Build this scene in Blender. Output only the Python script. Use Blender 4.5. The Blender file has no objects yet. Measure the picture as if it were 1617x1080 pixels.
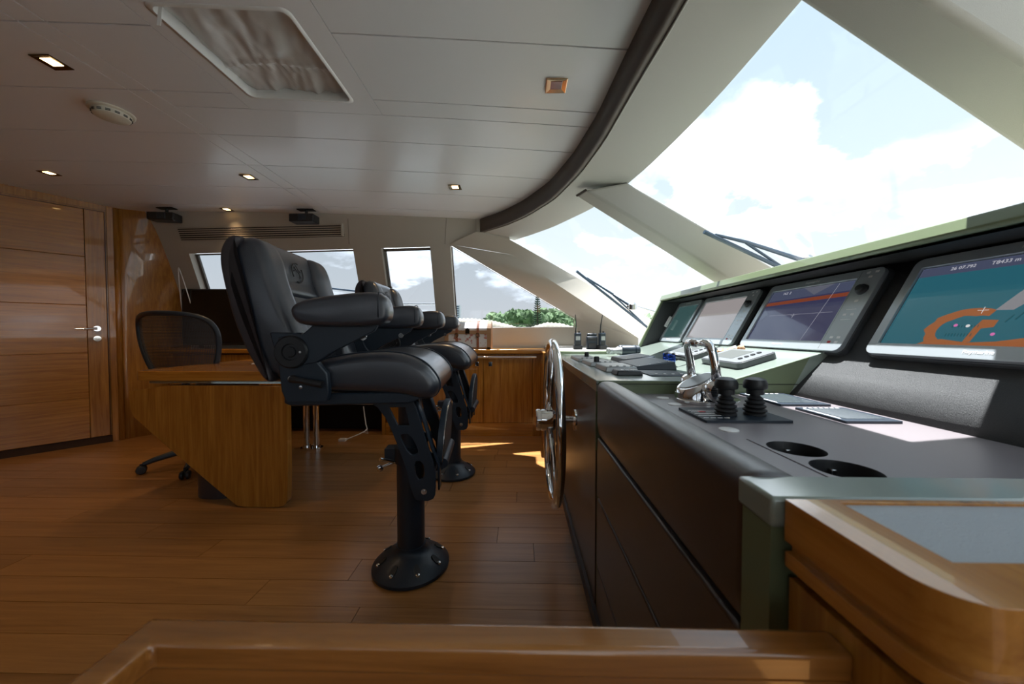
import bpy, bmesh, math, random
from mathutils import Vector, Matrix, noise
from mathutils.geometry import tessellate_polygon
R = math.radians
random.seed(7)
C = bpy.context.scene.collection
sc = bpy.context.scene

# ------------------------------------------------------------------ camera
cam = bpy.data.objects.new('camera', bpy.data.cameras.new('camera'))
C.objects.link(cam)
cam.location = (0, 0, 1.0)
cam.rotation_euler = (R(90 - 1.53), 0, R(1.228))
cam.data.sensor_width = 36
cam.data.lens = 12.467
cam.data.clip_start = 0.02
cam.data.clip_end = 3000
cam.data.dof.use_dof = True
cam.data.dof.focus_distance = 1.9
cam.data.dof.aperture_fstop = 5.0
sc.camera = cam
sc.view_settings.view_transform = 'Standard'
sc.view_settings.look = 'None'
sc.view_settings.gamma = 1
sc.view_settings.use_curve_mapping = False
sc.view_settings.exposure = 0.56

# ------------------------------------------------------------------ world
W = bpy.data.worlds.new('sky'); sc.world = W; W.use_nodes = True
nt = W.node_tree; nt.nodes.clear()
def N(t, kind, **kw):
    n = t.nodes.new(kind)
    for k, v in kw.items():
        setattr(n, k, v)
    return n
def L(t, a, b): t.links.new(a, b)
tc = N(nt, 'ShaderNodeTexCoord')
sep = N(nt, 'ShaderNodeSeparateXYZ'); L(nt, tc.outputs['Generated'], sep.inputs[0])
ramp = N(nt, 'ShaderNodeValToRGB'); L(nt, sep.outputs['Z'], ramp.inputs[0])
ramp.color_ramp.elements[0].position = 0.0; ramp.color_ramp.elements[0].color = (0.56, 0.575, 0.585, 1)
ramp.color_ramp.elements[1].position = 0.8; ramp.color_ramp.elements[1].color = (0.31, 0.42, 0.53, 1)
e = ramp.color_ramp.elements.new(0.35); e.color = (0.42, 0.50, 0.55, 1)
# project the direction on a cloud layer so clouds flatten towards the horizon
zz = N(nt, 'ShaderNodeMath', operation='ADD'); L(nt, sep.outputs['Z'], zz.inputs[0]); zz.inputs[1].default_value = 0.35
zc_ = N(nt, 'ShaderNodeMath', operation='MAXIMUM'); L(nt, zz.outputs[0], zc_.inputs[0]); zc_.inputs[1].default_value = 0.1
dv = N(nt, 'ShaderNodeVectorMath', operation='DIVIDE'); L(nt, tc.outputs['Generated'], dv.inputs[0])
cmb = N(nt, 'ShaderNodeCombineXYZ')
for i in range(3): L(nt, zc_.outputs[0], cmb.inputs[i])
L(nt, cmb.outputs[0], dv.inputs[1])
mp = N(nt, 'ShaderNodeMapping'); L(nt, dv.outputs[0], mp.inputs[0])
mp.inputs['Location'].default_value = (7.3, 1.2, 2.0)
nz = N(nt, 'ShaderNodeTexNoise'); L(nt, mp.outputs[0], nz.inputs['Vector'])
nz.inputs['Scale'].default_value = 1.9; nz.inputs['Detail'].default_value = 9; nz.inputs['Roughness'].default_value = 0.58
cr = N(nt, 'ShaderNodeValToRGB'); L(nt, nz.outputs['Fac'], cr.inputs[0])
cr.color_ramp.elements[0].position = 0.50; cr.color_ramp.elements[0].color = (0, 0, 0, 1)
cr.color_ramp.elements[1].position = 0.63; cr.color_ramp.elements[1].color = (1, 1, 1, 1)
nz2 = N(nt, 'ShaderNodeTexNoise'); L(nt, mp.outputs[0], nz2.inputs['Vector'])
nz2.inputs['Scale'].default_value = 3.3; nz2.inputs['Detail'].default_value = 6
cs = N(nt, 'ShaderNodeValToRGB'); L(nt, nz2.outputs['Fac'], cs.inputs[0])
cs.color_ramp.elements[0].position = 0.35; cs.color_ramp.elements[0].color = (0.60, 0.66, 0.73, 1)
cs.color_ramp.elements[1].position = 0.62; cs.color_ramp.elements[1].color = (1.70, 1.85, 2.0, 1)
mx = N(nt, 'ShaderNodeMixRGB'); L(nt, cr.outputs[0], mx.inputs[0]); L(nt, ramp.outputs[0], mx.inputs[1]); L(nt, cs.outputs[0], mx.inputs[2])
bg = N(nt, 'ShaderNodeBackground'); L(nt, mx.outputs[0], bg.inputs[0]); bg.inputs[1].default_value = 1.35
wo = N(nt, 'ShaderNodeOutputWorld'); L(nt, bg.outputs[0], wo.inputs[0])

# ------------------------------------------------------------------ sun
sl = bpy.data.lights.new('sun', 'SUN'); sl.energy = 12.5; sl.angle = R(0.6); sl.color = (0.98, 0.99, 1.0)
sun = bpy.data.objects.new('sun', sl); C.objects.link(sun)
sd = Vector((0.03, 0.23, 1.0)).normalized()           # direction towards the sun
sun.rotation_euler = sd.to_track_quat('Z', 'Y').to_euler()
sun.location = (3, 0, 8)

# ------------------------------------------------------------------ materials
def mat(name, col=(0.5, 0.5, 0.5), rough=0.5, metal=0.0, coat=0.0, spec=0.5, emit=None, estr=1.0, bump=None, coatr=0.03):
    m = bpy.data.materials.new(name); m.use_nodes = True
    b = m.node_tree.nodes['Principled BSDF']
    b.inputs['Base Color'].default_value = (*col, 1)
    b.inputs['Roughness'].default_value = rough
    b.inputs['Metallic'].default_value = metal
    b.inputs['Coat Weight'].default_value = coat
    b.inputs['Coat Roughness'].default_value = coatr
    b.inputs['Specular IOR Level'].default_value = spec
    if emit:
        b.inputs['Emission Color'].default_value = (*emit, 1); b.inputs['Emission Strength'].default_value = estr
    if bump:
        t = m.node_tree
        co = N(t, 'ShaderNodeTexCoord'); nn = N(t, 'ShaderNodeTexNoise'); bp = N(t, 'ShaderNodeBump')
        L(t, co.outputs['Object'], nn.inputs['Vector']); nn.inputs['Scale'].default_value = bump[0]; nn.inputs['Detail'].default_value = 3
        L(t, nn.outputs['Fac'], bp.inputs['Height']); bp.inputs['Strength'].default_value = bump[1]; bp.inputs['Distance'].default_value = 0.002
        L(t, bp.outputs[0], b.inputs['Normal'])
    return m
def wood(name, c1, c2, axis='x', rough=0.3, coat=0.6, scale=1.0, vary=0.0, coatr=0.03):
    """varnished veneer: grain stretched along one axis"""
    m = mat(name, c1, rough, coat=coat, coatr=coatr); t = m.node_tree; b = t.nodes['Principled BSDF']
    co = N(t, 'ShaderNodeTexCoord'); mp = N(t, 'ShaderNodeMapping'); L(t, co.outputs['Object'], mp.inputs[0])
    s = [22 * scale] * 3; s['xyz'.index(axis)] = 1.1 * scale; mp.inputs['Scale'].default_value = s
    n1 = N(t, 'ShaderNodeTexNoise'); L(t, mp.outputs[0], n1.inputs['Vector']); n1.inputs['Scale'].default_value = 2.2; n1.inputs['Detail'].default_value = 8; n1.inputs['Roughness'].default_value = 0.65; n1.inputs['Distortion'].default_value = 0.6
    rp = N(t, 'ShaderNodeValToRGB'); L(t, n1.outputs['Fac'], rp.inputs[0])
    rp.color_ramp.elements[0].position = 0.32; rp.color_ramp.elements[0].color = (*c2, 1)
    rp.color_ramp.elements[1].position = 0.68; rp.color_ramp.elements[1].color = (*c1, 1)
    out = rp.outputs[0]
    if vary:
        oi = N(t, 'ShaderNodeObjectInfo'); mr = N(t, 'ShaderNodeMapRange'); L(t, oi.outputs['Random'], mr.inputs[0])
        mr.inputs[3].default_value = 1 - vary; mr.inputs[4].default_value = 1 + vary
        hs = N(t, 'ShaderNodeHueSaturation'); L(t, mr.outputs[0], hs.inputs['Value']); L(t, out, hs.inputs['Color']); out = hs.outputs[0]
        ad = N(t, 'ShaderNodeVectorMath', operation='ADD'); cx = N(t, 'ShaderNodeCombineXYZ')
        ml = N(t, 'ShaderNodeMath', operation='MULTIPLY'); L(t, oi.outputs['Random'], ml.inputs[0]); ml.inputs[1].default_value = 40
        for i in range(3): L(t, ml.outputs[0], cx.inputs[i])
        L(t, co.outputs['Object'], ad.inputs[0]); L(t, cx.outputs[0], ad.inputs[1]); L(t, ad.outputs[0], mp.inputs[0])
    L(t, out, b.inputs['Base Color'])
    return m
def glass(name, tint=(1, 1, 1)):
    m = bpy.data.materials.new(name); m.use_nodes = True; t = m.node_tree; t.nodes.clear()
    tr = N(t, 'ShaderNodeBsdfTransparent'); tr.inputs[0].default_value = (*tint, 1)
    gl = N(t, 'ShaderNodeBsdfGlossy'); gl.inputs['Roughness'].default_value = 0.0
    lw = N(t, 'ShaderNodeLayerWeight'); pw_ = N(t, 'ShaderNodeMath', operation='POWER'); L(t, lw.outputs['Facing'], pw_.inputs[0]); pw_.inputs[1].default_value = 5
    fr = N(t, 'ShaderNodeMath', operation='MULTIPLY_ADD'); L(t, pw_.outputs[0], fr.inputs[0]); fr.inputs[1].default_value = .75; fr.inputs[2].default_value = .03
    lw.inputs['Blend'].default_value = .5
    ms = N(t, 'ShaderNodeMixShader'); L(t, fr.outputs[0], ms.inputs[0]); L(t, tr.outputs[0], ms.inputs[1]); L(t, gl.outputs[0], ms.inputs[2])
    o = N(t, 'ShaderNodeOutputMaterial'); L(t, ms.outputs[0], o.inputs[0])
    return m
M = {}
M['ceiling'] = mat('ceiling_lacquer', (0.78, 0.79, 0.80), 0.34, coat=0.25, coatr=0.12)
M['ceil_gap'] = mat('ceiling_joint', (0.30, 0.29, 0.27), 0.7)
M['beige'] = mat('beige_leatherette', (0.46, 0.42, 0.36), 0.55, bump=(700, 0.35))
M['beige_light'] = mat('pale_beige_leatherette', (0.40, 0.385, 0.35), 0.5, bump=(700, 0.3))
M['band'] = mat('bronze_leatherette', (0.115, 0.092, 0.078), 0.5, bump=(600, 0.3))
M['floor_wood'] = wood('floor_oak', (0.40, 0.19, 0.058), (0.26, 0.112, 0.030), 'x', 0.34, 0.3, 0.8, 0.13, coatr=0.2)
M['gap'] = mat('dark_joint', (0.05, 0.022, 0.01), 0.8)
M['teak_h'] = wood('gloss_teak_across', (0.58, 0.255, 0.036), (0.34, 0.125, 0.014), 'x', 0.25, 0.7, 1.1)
M['teak_v'] = wood('gloss_teak_upright', (0.52, 0.23, 0.036), (0.28, 0.105, 0.013), 'z', 0.25, 0.7, 1.0)
M['teak_y'] = wood('gloss_teak_athwart', (0.60, 0.26, 0.045), (0.38, 0.14, 0.02), 'y', 0.25, 1.0, 1.0)
M['leather'] = mat('black_leather', (0.024, 0.029, 0.041), 0.32, coat=0.8, coatr=0.22, spec=0.6, bump=(420, 0.35))
M['leather_side'] = mat('dark_brown_leather', (0.045, 0.038, 0.042), 0.4, bump=(420, 0.3))
M['frame'] = mat('anthracite_powder_coat', (0.016, 0.026, 0.040), 0.40)
M['plastic'] = mat('black_plastic', (0.015, 0.016, 0.018), 0.4)
M['rubber'] = mat('black_rubber', (0.02, 0.02, 0.022), 0.6)
M['chrome'] = mat('chrome', (0.9, 0.9, 0.9), 0.05, metal=1)
M['steel'] = mat('brushed_steel', (0.6, 0.6, 0.6), 0.25, metal=1)
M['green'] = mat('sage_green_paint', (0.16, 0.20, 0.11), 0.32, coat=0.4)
M['green_skylit'] = mat('sage_green_skylit', (0.28, 0.335, 0.29), 0.28, coat=1.0, coatr=0.12)  # same green paint, lightened for the sky reflected on upward faces
M['console'] = mat('console_brown_leatherette', (0.036, 0.023, 0.020), 0.36, coat=0.8, coatr=0.33, bump=(900, 0.35))
M['console_top'] = mat('console_top_leatherette', (0.235, 0.205, 0.215), 0.36, coat=0.7, coatr=0.30, bump=(900, 0.3))
M['pod_fabric'] = mat('woven_charcoal', (0.042, 0.044, 0.045), 0.55, bump=(650, 0.8))
M['pod_dark'] = mat('pod_recess', (0.022, 0.021, 0.021), 0.6)
M['bezel'] = mat('silver_bezel', (0.52, 0.57, 0.60), 0.32, metal=0.5)
M['bezel_dark'] = mat('bezel_edge', (0.06, 0.065, 0.07), 0.35)
M['keys'] = mat('key_print', (0.95, 0.95, 0.95), 0.5)
M['white'] = mat('white_plastic', (0.75, 0.74, 0.71), 0.4)
M['cream'] = mat('cream_plastic', (0.62, 0.58, 0.47), 0.45)
M['grey_cloth'] = mat('grey_woven_top', (0.43, 0.47, 0.50), 0.7, bump=(500, 0.6))
M['silver_plastic'] = mat('silver_grey_plastic', (0.36, 0.37, 0.37), 0.35, metal=0.3)
M['cover'] = mat('repeater_cover', (0.20, 0.215, 0.225), 0.3)
M['panel_glass'] = mat('panel_glass', (0.09, 0.11, 0.125), 0.12, coat=.6)
M['lcd'] = mat('lcd', (0.12, 0.13, 0.125), 0.3)
M['teak_dark'] = wood('gloss_teak_rail', (0.36, 0.145, 0.030), (0.20, 0.07, 0.012), 'x', 0.25, 1.0, 1.0)
M['copper'] = mat('gilt_bezel', (0.75, 0.48, 0.30), 0.15, metal=1)
M['brass_dark'] = mat('bronze_bezel', (0.16, 0.115, 0.07), 0.2, metal=1)
M['lamp'] = mat('lamp_lens', (1, 0.85, 0.6), 0.5, emit=(1, 0.62, 0.25), estr=7)
M['lamp_off'] = mat('red_lamp_lens', (0.18, 0.03, 0.025), 0.2)
M['blind'] = mat('grey_blind_cloth', (0.62, 0.62, 0.61), 0.38)
M['glass'] = glass('clear_glass', (0.97, 0.98, 0.98))
M['glass_side'] = glass('tinted_glass', (0.56, 0.585, 0.62))
M['screen_black'] = mat('tv_screen', (0.006, 0.006, 0.007), 0.08, coat=1)
M['deck'] = mat('white_gelcoat', (0.78, 0.80, 0.82), 0.4)
M['paper'] = mat('white_paper', (0.8, 0.8, 0.8), 0.7)
M['water'] = mat('water', (0.10, 0.15, 0.14), 0.12)
M['leaf'] = mat('foliage', (0.10, 0.17, 0.07), 0.8)
M['leaf2'] = mat('foliage_light', (0.15, 0.24, 0.10), 0.8)
M['leaf3'] = mat('foliage_pine', (0.045, 0.075, 0.05), 0.8)
M['bark'] = mat('bark', (0.1, 0.07, 0.05), 0.9)
M['wiper'] = mat('wiper_blue_black', (0.03, 0.06, 0.10), 0.4)
M['mesh'] = mat('chair_mesh', (0.035, 0.035, 0.038), 0.5)
M['boat_cream'] = mat('cream_canvas', (0.42, 0.38, 0.29), 0.8)
M['tan'] = mat('tan_strap', (0.30, 0.10, 0.045), 0.6)
M['chest_wood'] = mat('chest_wood', (0.36, 0.20, 0.10), 0.6)
M['recess_shade'] = mat('interior_shade', (0.01, 0.007, 0.005), 0.8)  # near-black standing in for the shade inside kneehole and grille

# map-print on the chest, crumpled blind, mesh fabric
def add_noise_colour(m, c1, c2, scale, p0=0.4, p1=0.6, stretch=None, bump=0):
    t = m.node_tree; b = t.nodes['Principled BSDF']
    co = N(t, 'ShaderNodeTexCoord'); mpn = N(t, 'ShaderNodeMapping'); L(t, co.outputs['Object'], mpn.inputs[0])
    if stretch: mpn.inputs['Scale'].default_value = stretch
    n = N(t, 'ShaderNodeTexNoise'); L(t, mpn.outputs[0], n.inputs['Vector']); n.inputs['Scale'].default_value = scale; n.inputs['Detail'].default_value = 5
    rp = N(t, 'ShaderNodeValToRGB'); L(t, n.outputs['Fac'], rp.inputs[0])
    rp.color_ramp.elements[0].position = p0; rp.color_ramp.elements[0].color = (*c1, 1)
    rp.color_ramp.elements[1].position = p1; rp.color_ramp.elements[1].color = (*c2, 1)
    L(t, rp.outputs[0], b.inputs['Base Color'])
    if bump:
        bp = N(t, 'ShaderNodeBump'); L(t, n.outputs['Fac'], bp.inputs['Height']); bp.inputs['Strength'].default_value = bump; bp.inputs['Distance'].default_value = 0.02; L(t, bp.outputs[0], b.inputs['Normal'])
M['map'] = mat('map_print', (0.7, 0.68, 0.64), 0.6); add_noise_colour(M['map'], (0.45, 0.12, 0.09), (0.66, 0.66, 0.66), 26, 0.36, 0.45)
add_noise_colour(M['leaf'], (0.05, 0.10, 0.03), (0.16, 0.25, 0.10), 1.6)
add_noise_colour(M['leaf2'], (0.08, 0.14, 0.05), (0.22, 0.32, 0.15), 1.4)

# ------------------------------------------------------------------ mesh helpers (world coordinates)
def B(): return bmesh.new()
def box(bm, x0, x1, y0, y1, z0, z1, mtx=None):
    v = [Vector((x, y, z)) for z in (z0, z1) for y in (y0, y1) for x in (x0, x1)]
    if mtx is not None: v = [mtx @ p for p in v]
    v = [bm.verts.new(p) for p in v]
    for f in ((0, 2, 3, 1), (4, 5, 7, 6), (0, 1, 5, 4), (2, 6, 7, 3), (0, 4, 6, 2), (1, 3, 7, 5)):
        bm.faces.new([v[i] for i in f])
    return bm
def quads(bm, rows, closed=False, cap=False):
    vr = [[bm.verts.new(p) for p in r] for r in rows]
    for a, b in zip(vr, vr[1:]):
        n = len(a); rng = range(n) if closed else range(n - 1)
        for i in rng:
            j = (i + 1) % n
            try: bm.faces.new([a[i], a[j], b[j], b[i]])
            except ValueError: pass
    if cap:
        bm.faces.new(vr[0][::-1]); bm.faces.new(vr[-1])
    return bm
def ring(c, u, v, r, n=20): return [c + (u * math.cos(2 * math.pi * i / n) + v * math.sin(2 * math.pi * i / n)) * r for i in range(n)]
def frame_of(d):
    d = Vector(d).normalized(); a = Vector((0, 0, 1)) if abs(d.z) < 0.9 else Vector((1, 0, 0))
    u = d.cross(a).normalized(); return u, d.cross(u).normalized()
def cyl(bm, p0, p1, r0, r1=None, n=20):
    p0, p1 = Vector(p0), Vector(p1); r1 = r0 if r1 is None else r1
    u, v = frame_of(p1 - p0); return quads(bm, [ring(p0, u, v, r0, n), ring(p1, u, v, r1, n)], True, True)
def tube(bm, pts, r, n=10, closed=False):
    pts = [Vector(p) for p in pts]; rows = []; k = len(pts); u = None
    for i, p in enumerate(pts):
        if closed: d = pts[(i + 1) % k] - pts[i - 1]
        else: d = pts[min(i + 1, k - 1)] - pts[max(i - 1, 0)]
        d.normalize()
        if u is None: u, v = frame_of(d)
        else:
            u = (u - d * u.dot(d)).normalized(); v = d.cross(u)
        rr = r[i] if isinstance(r, (list, tuple)) else r
        rows.append(ring(p, u, v, rr, n))
    if closed: rows.append(rows[0]); return quads(bm, rows, True)
    return quads(bm, rows, True, True)
def lathe(bm, c, prof, axis='z', n=32):
    c = Vector(c); rows = []
    ax = {'x': Vector((1, 0, 0)), 'y': Vector((0, 1, 0)), 'z': Vector((0, 0, 1))}[axis] if isinstance(axis, str) else Vector(axis).normalized()
    u, v = frame_of(ax)
    for r, h in prof: rows.append(ring(c + ax * h, u, v, max(r, 1e-4), n))
    return quads(bm, rows, True, True)
def prism(bm, outer, a0, a1, axis='y', holes=(), mtx=None):
    """outline in the two axes other than `axis` extruded from a0 to a1; holes allowed"""
    def P(p, a):
        q = {'y': (p[0], a, p[1]), 'x': (a, p[0], p[1]), 'z': (p[0], p[1], a)}[axis]
        return mtx @ Vector(q) if mtx is not None else Vector(q)
    loops = [list(outer)] + [list(h) for h in holes]
    flat = [p for l in loops for p in l]
    tris = tessellate_polygon([[Vector((p[0], p[1], 0)) for p in l] for l in loops])
    va = [bm.verts.new(P(p, a0)) for p in flat]; vb = [bm.verts.new(P(p, a1)) for p in flat]
    for t in tris:
        try: bm.faces.new([va[i] for i in t]); bm.faces.new([vb[i] for i in reversed(t)])
        except ValueError: pass
    k = 0
    for l in loops:
        n = len(l)
        for i in range(n):
            j = (i + 1) % n
            bm.faces.new([va[k + i], va[k + j], vb[k + j], vb[k + i]])
        k += n
    return bm
def plate(bm, outer, a0, a1, holes):
    """flat plate in the xz plane with holes, from y=a0 to y=a1"""
    ed = []
    for l in [outer] + list(holes):
        v = [bm.verts.new((p[0], a0, p[1])) for p in l]
        ed += [bm.edges.new((v[i], v[(i + 1) % len(v)])) for i in range(len(v))]
    bmesh.ops.triangle_fill(bm, use_beauty=True, edges=ed)
    r = bmesh.ops.extrude_face_region(bm, geom=list(bm.faces))
    bmesh.ops.translate(bm, verts=[g for g in r['geom'] if isinstance(g, bmesh.types.BMVert)], vec=(0, a1 - a0, 0))
    return bm
def smoothed(pts, it=2):
    for _ in range(it):
        q = []
        n = len(pts)
        for i in range(n):
            a, b = pts[i], pts[(i + 1) % n]
            q.append((a[0] * .75 + b[0] * .25, a[1] * .75 + b[1] * .25)); q.append((a[0] * .25 + b[0] * .75, a[1] * .25 + b[1] * .75))
        pts = q
    return pts
def inset2(pts, d):
    n = len(pts); area = sum(pts[i][0] * pts[(i + 1) % n][1] - pts[(i + 1) % n][0] * pts[i][1] for i in range(n))
    s = 1 if area > 0 else -1; out = []
    for i in range(n):
        a, b = Vector(pts[i - 1]), Vector(pts[(i + 1) % n]); t = (b - a)
        if t.length < 1e-9: out.append(pts[i]); continue
        t.normalize(); out.append((pts[i][0] - t.y * s * d, pts[i][1] + t.x * s * d))
    return out
def cushion(bm, prof, a0, a1, e, axis='y', k=6, it=2, mtx=None, bulge=0.0):
    """padded form: side outline lofted between a0 and a1 with rounded ends"""
    prof = smoothed(prof, it); rows = []
    stations = []
    for i in range(k + 1):
        t = i / k; stations.append((a0 + e * (1 - math.cos(t * math.pi / 2)), e * (1 - math.sin(t * math.pi / 2))))
    for s in (0.25, 0.5, 0.75): stations.append((a0 + e + (a1 - a0 - 2 * e) * s, -bulge * math.sin(s * math.pi)))
    for i in range(k + 1):
        t = 1 - i / k; stations.append((a1 - e * (1 - math.cos(t * math.pi / 2)), e * (1 - math.sin(t * math.pi / 2))))
    for a, d in stations:
        q = inset2(prof, d * 0.8)
        r = [Vector({'y': (x, a, z), 'x': (a, x, z), 'z': (x, z, a)}[axis]) for x, z in q]
        if mtx is not None: r = [mtx @ p for p in r]
        rows.append(r)
    return quads(bm, rows, True, True)
def rrect(x0, x1, y0, y1, r, n=5):
    out = []
    for cx, cy, a in ((x1 - r, y0 + r, -90), (x1 - r, y1 - r, 0), (x0 + r, y1 - r, 90), (x0 + r, y0 + r, 180)):
        for i in range(n + 1):
            t = R(a + 90 * i / n); out.append((cx + r * math.cos(t), cy + r * math.sin(t)))
    return out
def link(name, bm, m, parent=None, smooth=None, bevel=0, solid=None, org=None, seg=2):
    """bmesh in world coordinates -> one mesh object; children keep the frame of their thing"""
    bmesh.ops.recalc_face_normals(bm, faces=bm.faces)
    me = bpy.data.meshes.new(name); o_ = Vector(org) if org is not None else (Vector(parent['org']) if parent else Vector((0, 0, 0)))
    bmesh.ops.translate(bm, verts=bm.verts, vec=-o_); bm.to_mesh(me); bm.free()
    me.materials.append(m if not isinstance(m, str) else M[m])
    o = bpy.data.objects.new(name, me); C.objects.link(o)
    if parent: o.parent = parent
    else: o.location = o_
    o['org'] = list(o_)
    if smooth is not None:
        me.shade_smooth() if smooth >= 180 else None
        if smooth < 180:
            me.shade_smooth(); me.set_sharp_from_angle(angle=R(smooth))
    if solid:
        s = o.modifiers.new('solid', 'SOLIDIFY'); s.thickness = solid[0]; s.offset = solid[1]
    if bevel:
        b = o.modifiers.new('bevel', 'BEVEL'); b.width = bevel; b.segments = seg; b.limit_method = 'ANGLE'; b.angle_limit = R(40)
        if smooth is None: me.shade_smooth(); me.set_sharp_from_angle(angle=R(50))
    return o
def tag(o, label=None, cat=None, group=None, kind=None):
    if label: o['label'] = label
    if cat: o['category'] = cat
    if group: o['group'] = group
    if kind: o['kind'] = kind
    return o
def thing(name, org, label, cat, group=None):
    o = bpy.data.objects.new(name, None); C.objects.link(o); o.location = org; o['org'] = list(org); o.empty_display_size = 0.1
    return tag(o, label, cat, group)
def struct(name, bm, m, parent=None, **kw):
    o = link(name, bm, m, parent, **kw)
    if not parent: o['kind'] = 'structure'
    return o
def copy_tree(o, loc=None, rz=0, label=None, parent=None):
    c = o.copy(); C.objects.link(c)
    if parent: c.parent = parent
    if loc is not None: c.location = loc; c.rotation_euler = (0, 0, rz)
    if label: c['label'] = label
    for ch in o.children: copy_tree(ch, parent=c)
    return c
def text_mesh(name, s, size, mtx, m, parent, align='CENTER'):
    cu = bpy.data.curves.new(name, 'FONT'); cu.body = s; cu.size = size; cu.align_x = align; cu.align_y = 'CENTER'; cu.extrude = 0.0002
    t = bpy.data.objects.new(name, cu); C.objects.link(t)
    dg = bpy.context.evaluated_depsgraph_get(); me = bpy.data.meshes.new_from_object(t.evaluated_get(dg))
    bpy.data.objects.remove(t); bpy.data.curves.remove(cu)
    me.transform(mtx); me.transform(Matrix.Translation(-Vector(parent['org'])))
    me.materials.clear(); me.materials.append(M[m] if isinstance(m, str) else m)
    o = bpy.data.objects.new(name, me); C.objects.link(o); o.parent = parent; o['org'] = parent['org']
    return o
def interp(tab, v):
    if v <= tab[0][0]: return tab[0][1]
    for (a, x), (b, y) in zip(tab, tab[1:]):
        if v <= b:
            t = (v - a) / (b - a); return x + (y - x) * t
    return tab[-1][1]
YC = 0.4                                                  # fore-and-aft centre plane of the wheelhouse
def my(y): return 2 * YC - y if y < YC else y             # mirrored to the port half
XC = [(0.4, .452), (.8, .445), (1.06, .43), (1.29, .41), (1.67, .385), (2.02, .332), (2.42, .229), (2.81, .05), (3.1, -.14), (3.34, -.376)]
XG = [(0.4, .745), (.8, .742), (1.1, .738), (1.324, .733), (1.556, .715), (1.85, .68), (2.12, .63), (2.5, .51), (2.93, .277), (3.2, .07), (3.38, -.09)]
def xc(y): return (interp(XC, my(y) - .06) + interp(XC, my(y)) + interp(XC, my(y) + .06)) / 3
def xg(y): return (interp(XG, my(y) - .06) + interp(XG, my(y)) + interp(XG, my(y) + .06)) / 3
def zc(x, y):
    y = my(y); h = 1.029 - .074 * x - .00755 * x * x
    t = max(0, (y - 1.4) / 2) ** 2
    return 1 + h - .0206 * min(4, max(0, -x)) * t

# ------------------------------------------------------------------ floor
fb = B(); box(fb, -6.2, 1.4, -2.9, 3.75, -0.08, -0.012)
floor = struct('floor', fb, 'gap')
pw = 0.135
plens = [1.25, 1.5, 1.75]
pm = {}
for Ln in plens:
    bm = B(); box(bm, 0.0012, Ln - 0.0012, 0.001, pw - 0.001, -0.014, 0)
    bmesh.ops.recalc_face_normals(bm, faces=bm.faces)
    me = bpy.data.meshes.new('plank'); bm.to_mesh(me); bm.free(); me.materials.append(M['floor_wood']); pm[Ln] = me
row = 0
y = 1.389 - 15 * pw
while y < 3.7:
    x = -5.6 - random.random() * 1.2
    while x < 0.6:
        Ln = random.choice(plens)
        o = bpy.data.objects.new('plank', pm[Ln]); C.objects.link(o); o.parent = floor; o.location = (x, y, 0)
        x += Ln
    y += pw

# ------------------------------------------------------------------ ceiling with its panels
cb = B()
def slab_rows(y0, y1, x0f, x1f, nx, ny):
    rows = []
    for j in range(ny + 1):
        yy = y0 + (y1 - y0) * j / ny; a, c = x0f(yy), x1f(yy)
        rows.append([Vector((a + (c - a) * i / nx, yy, zc(a + (c - a) * i / nx, yy) + .012)) for i in range(nx + 1)])
    quads(cb, rows)
K6 = lambda v: -6
slab_rows(-2.6, 1.19, K6, xc, 24, 34); slab_rows(1.69, 3.36, K6, xc, 24, 16)
slab_rows(1.19, 1.69, K6, lambda v: -1.28, 16, 4); slab_rows(1.19, 1.69, lambda v: -.77, xc, 8, 4)
ceiling = struct('ceiling', cb, 'ceil_gap', solid=(.03, 1))
# make the slab thicken upwards
def panel(x0, x1, y0, y1, hole=None):
    g = 0.0032; bm = B(); nx = max(3, int((( x1(y0) if callable(x1) else x1) - x0) / .12)); ny = 4
    rows = []
    for j in range(ny + 1):
        yy = y0 + g + (y1 - y0 - 2 * g) * j / ny; xe = (x1(yy) if callable(x1) else x1 - g)
        rows.append([Vector((x0 + g + (xe - x0 - g) * i / nx, yy, zc(x0 + g + (xe - x0 - g) * i / nx, yy))) for i in range(nx + 1)])
    quads(bm, rows)
    r = bmesh.ops.extrude_face_region(bm, geom=list(bm.faces)); bmesh.ops.translate(bm, verts=[v for v in r['geom'] if isinstance(v, bmesh.types.BMVert)], vec=(0, 0, .012))
    return struct('ceiling_panel', bm, 'ceiling', ceiling, smooth=30)
ysm = [1.29 + .365 * k for k in range(-11, 6)]
ysm = [-2.55] + [v for v in ysm if v > -2.5] + [3.36]
for y0, y1 in zip(ysm, ysm[1:]):
    panel(-4.3, -1.84, y0, y1); panel(-6.0, -4.3, y0, y1)
    panel(-1.84, -1.73, y0, y1)
    if .9 < (y0 + y1) / 2 < 1.66:
        continue
    panel(-1.73, xc, y0, y1) if not (.5 < y0 < 1.8) else None
# rows beside the hatch panel
for y0, y1 in ((.56, .925), (.925, 1.29), (1.29, 1.655), (1.655, 1.77)):
    panel(-1.73, -1.34, y0, y1)
    if y0 > .9: panel(-.68, xc, y0, y1)
panel(-1.34, xc, .56, .925); panel(-1.73, xc, 1.77, 2.02)
# hatch surround panel: four sides round the opening
HX0, HX1, HY0, HY1 = -1.265, -.785, 1.205, 1.675
hb = B()
for x0, x1, y0, y1 in ((-1.34, HX0, .93, 1.77), (HX1, -.68, .93, 1.77), (HX0, HX1, .93, HY0), (HX0, HX1, HY1, 1.77)):
    g = .0008
    quads(hb, [[Vector((x, yy, zc(x, yy))) for x in (x0 , (x0 + x1) / 2, x1 )] for yy in (y0, (y0 + y1) / 2, y1)])
bmesh.ops.remove_doubles(hb, verts=hb.verts, dist=.0005)
struct('hatch_surround', hb, 'ceiling', ceiling, solid=(.012, 1))
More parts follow.
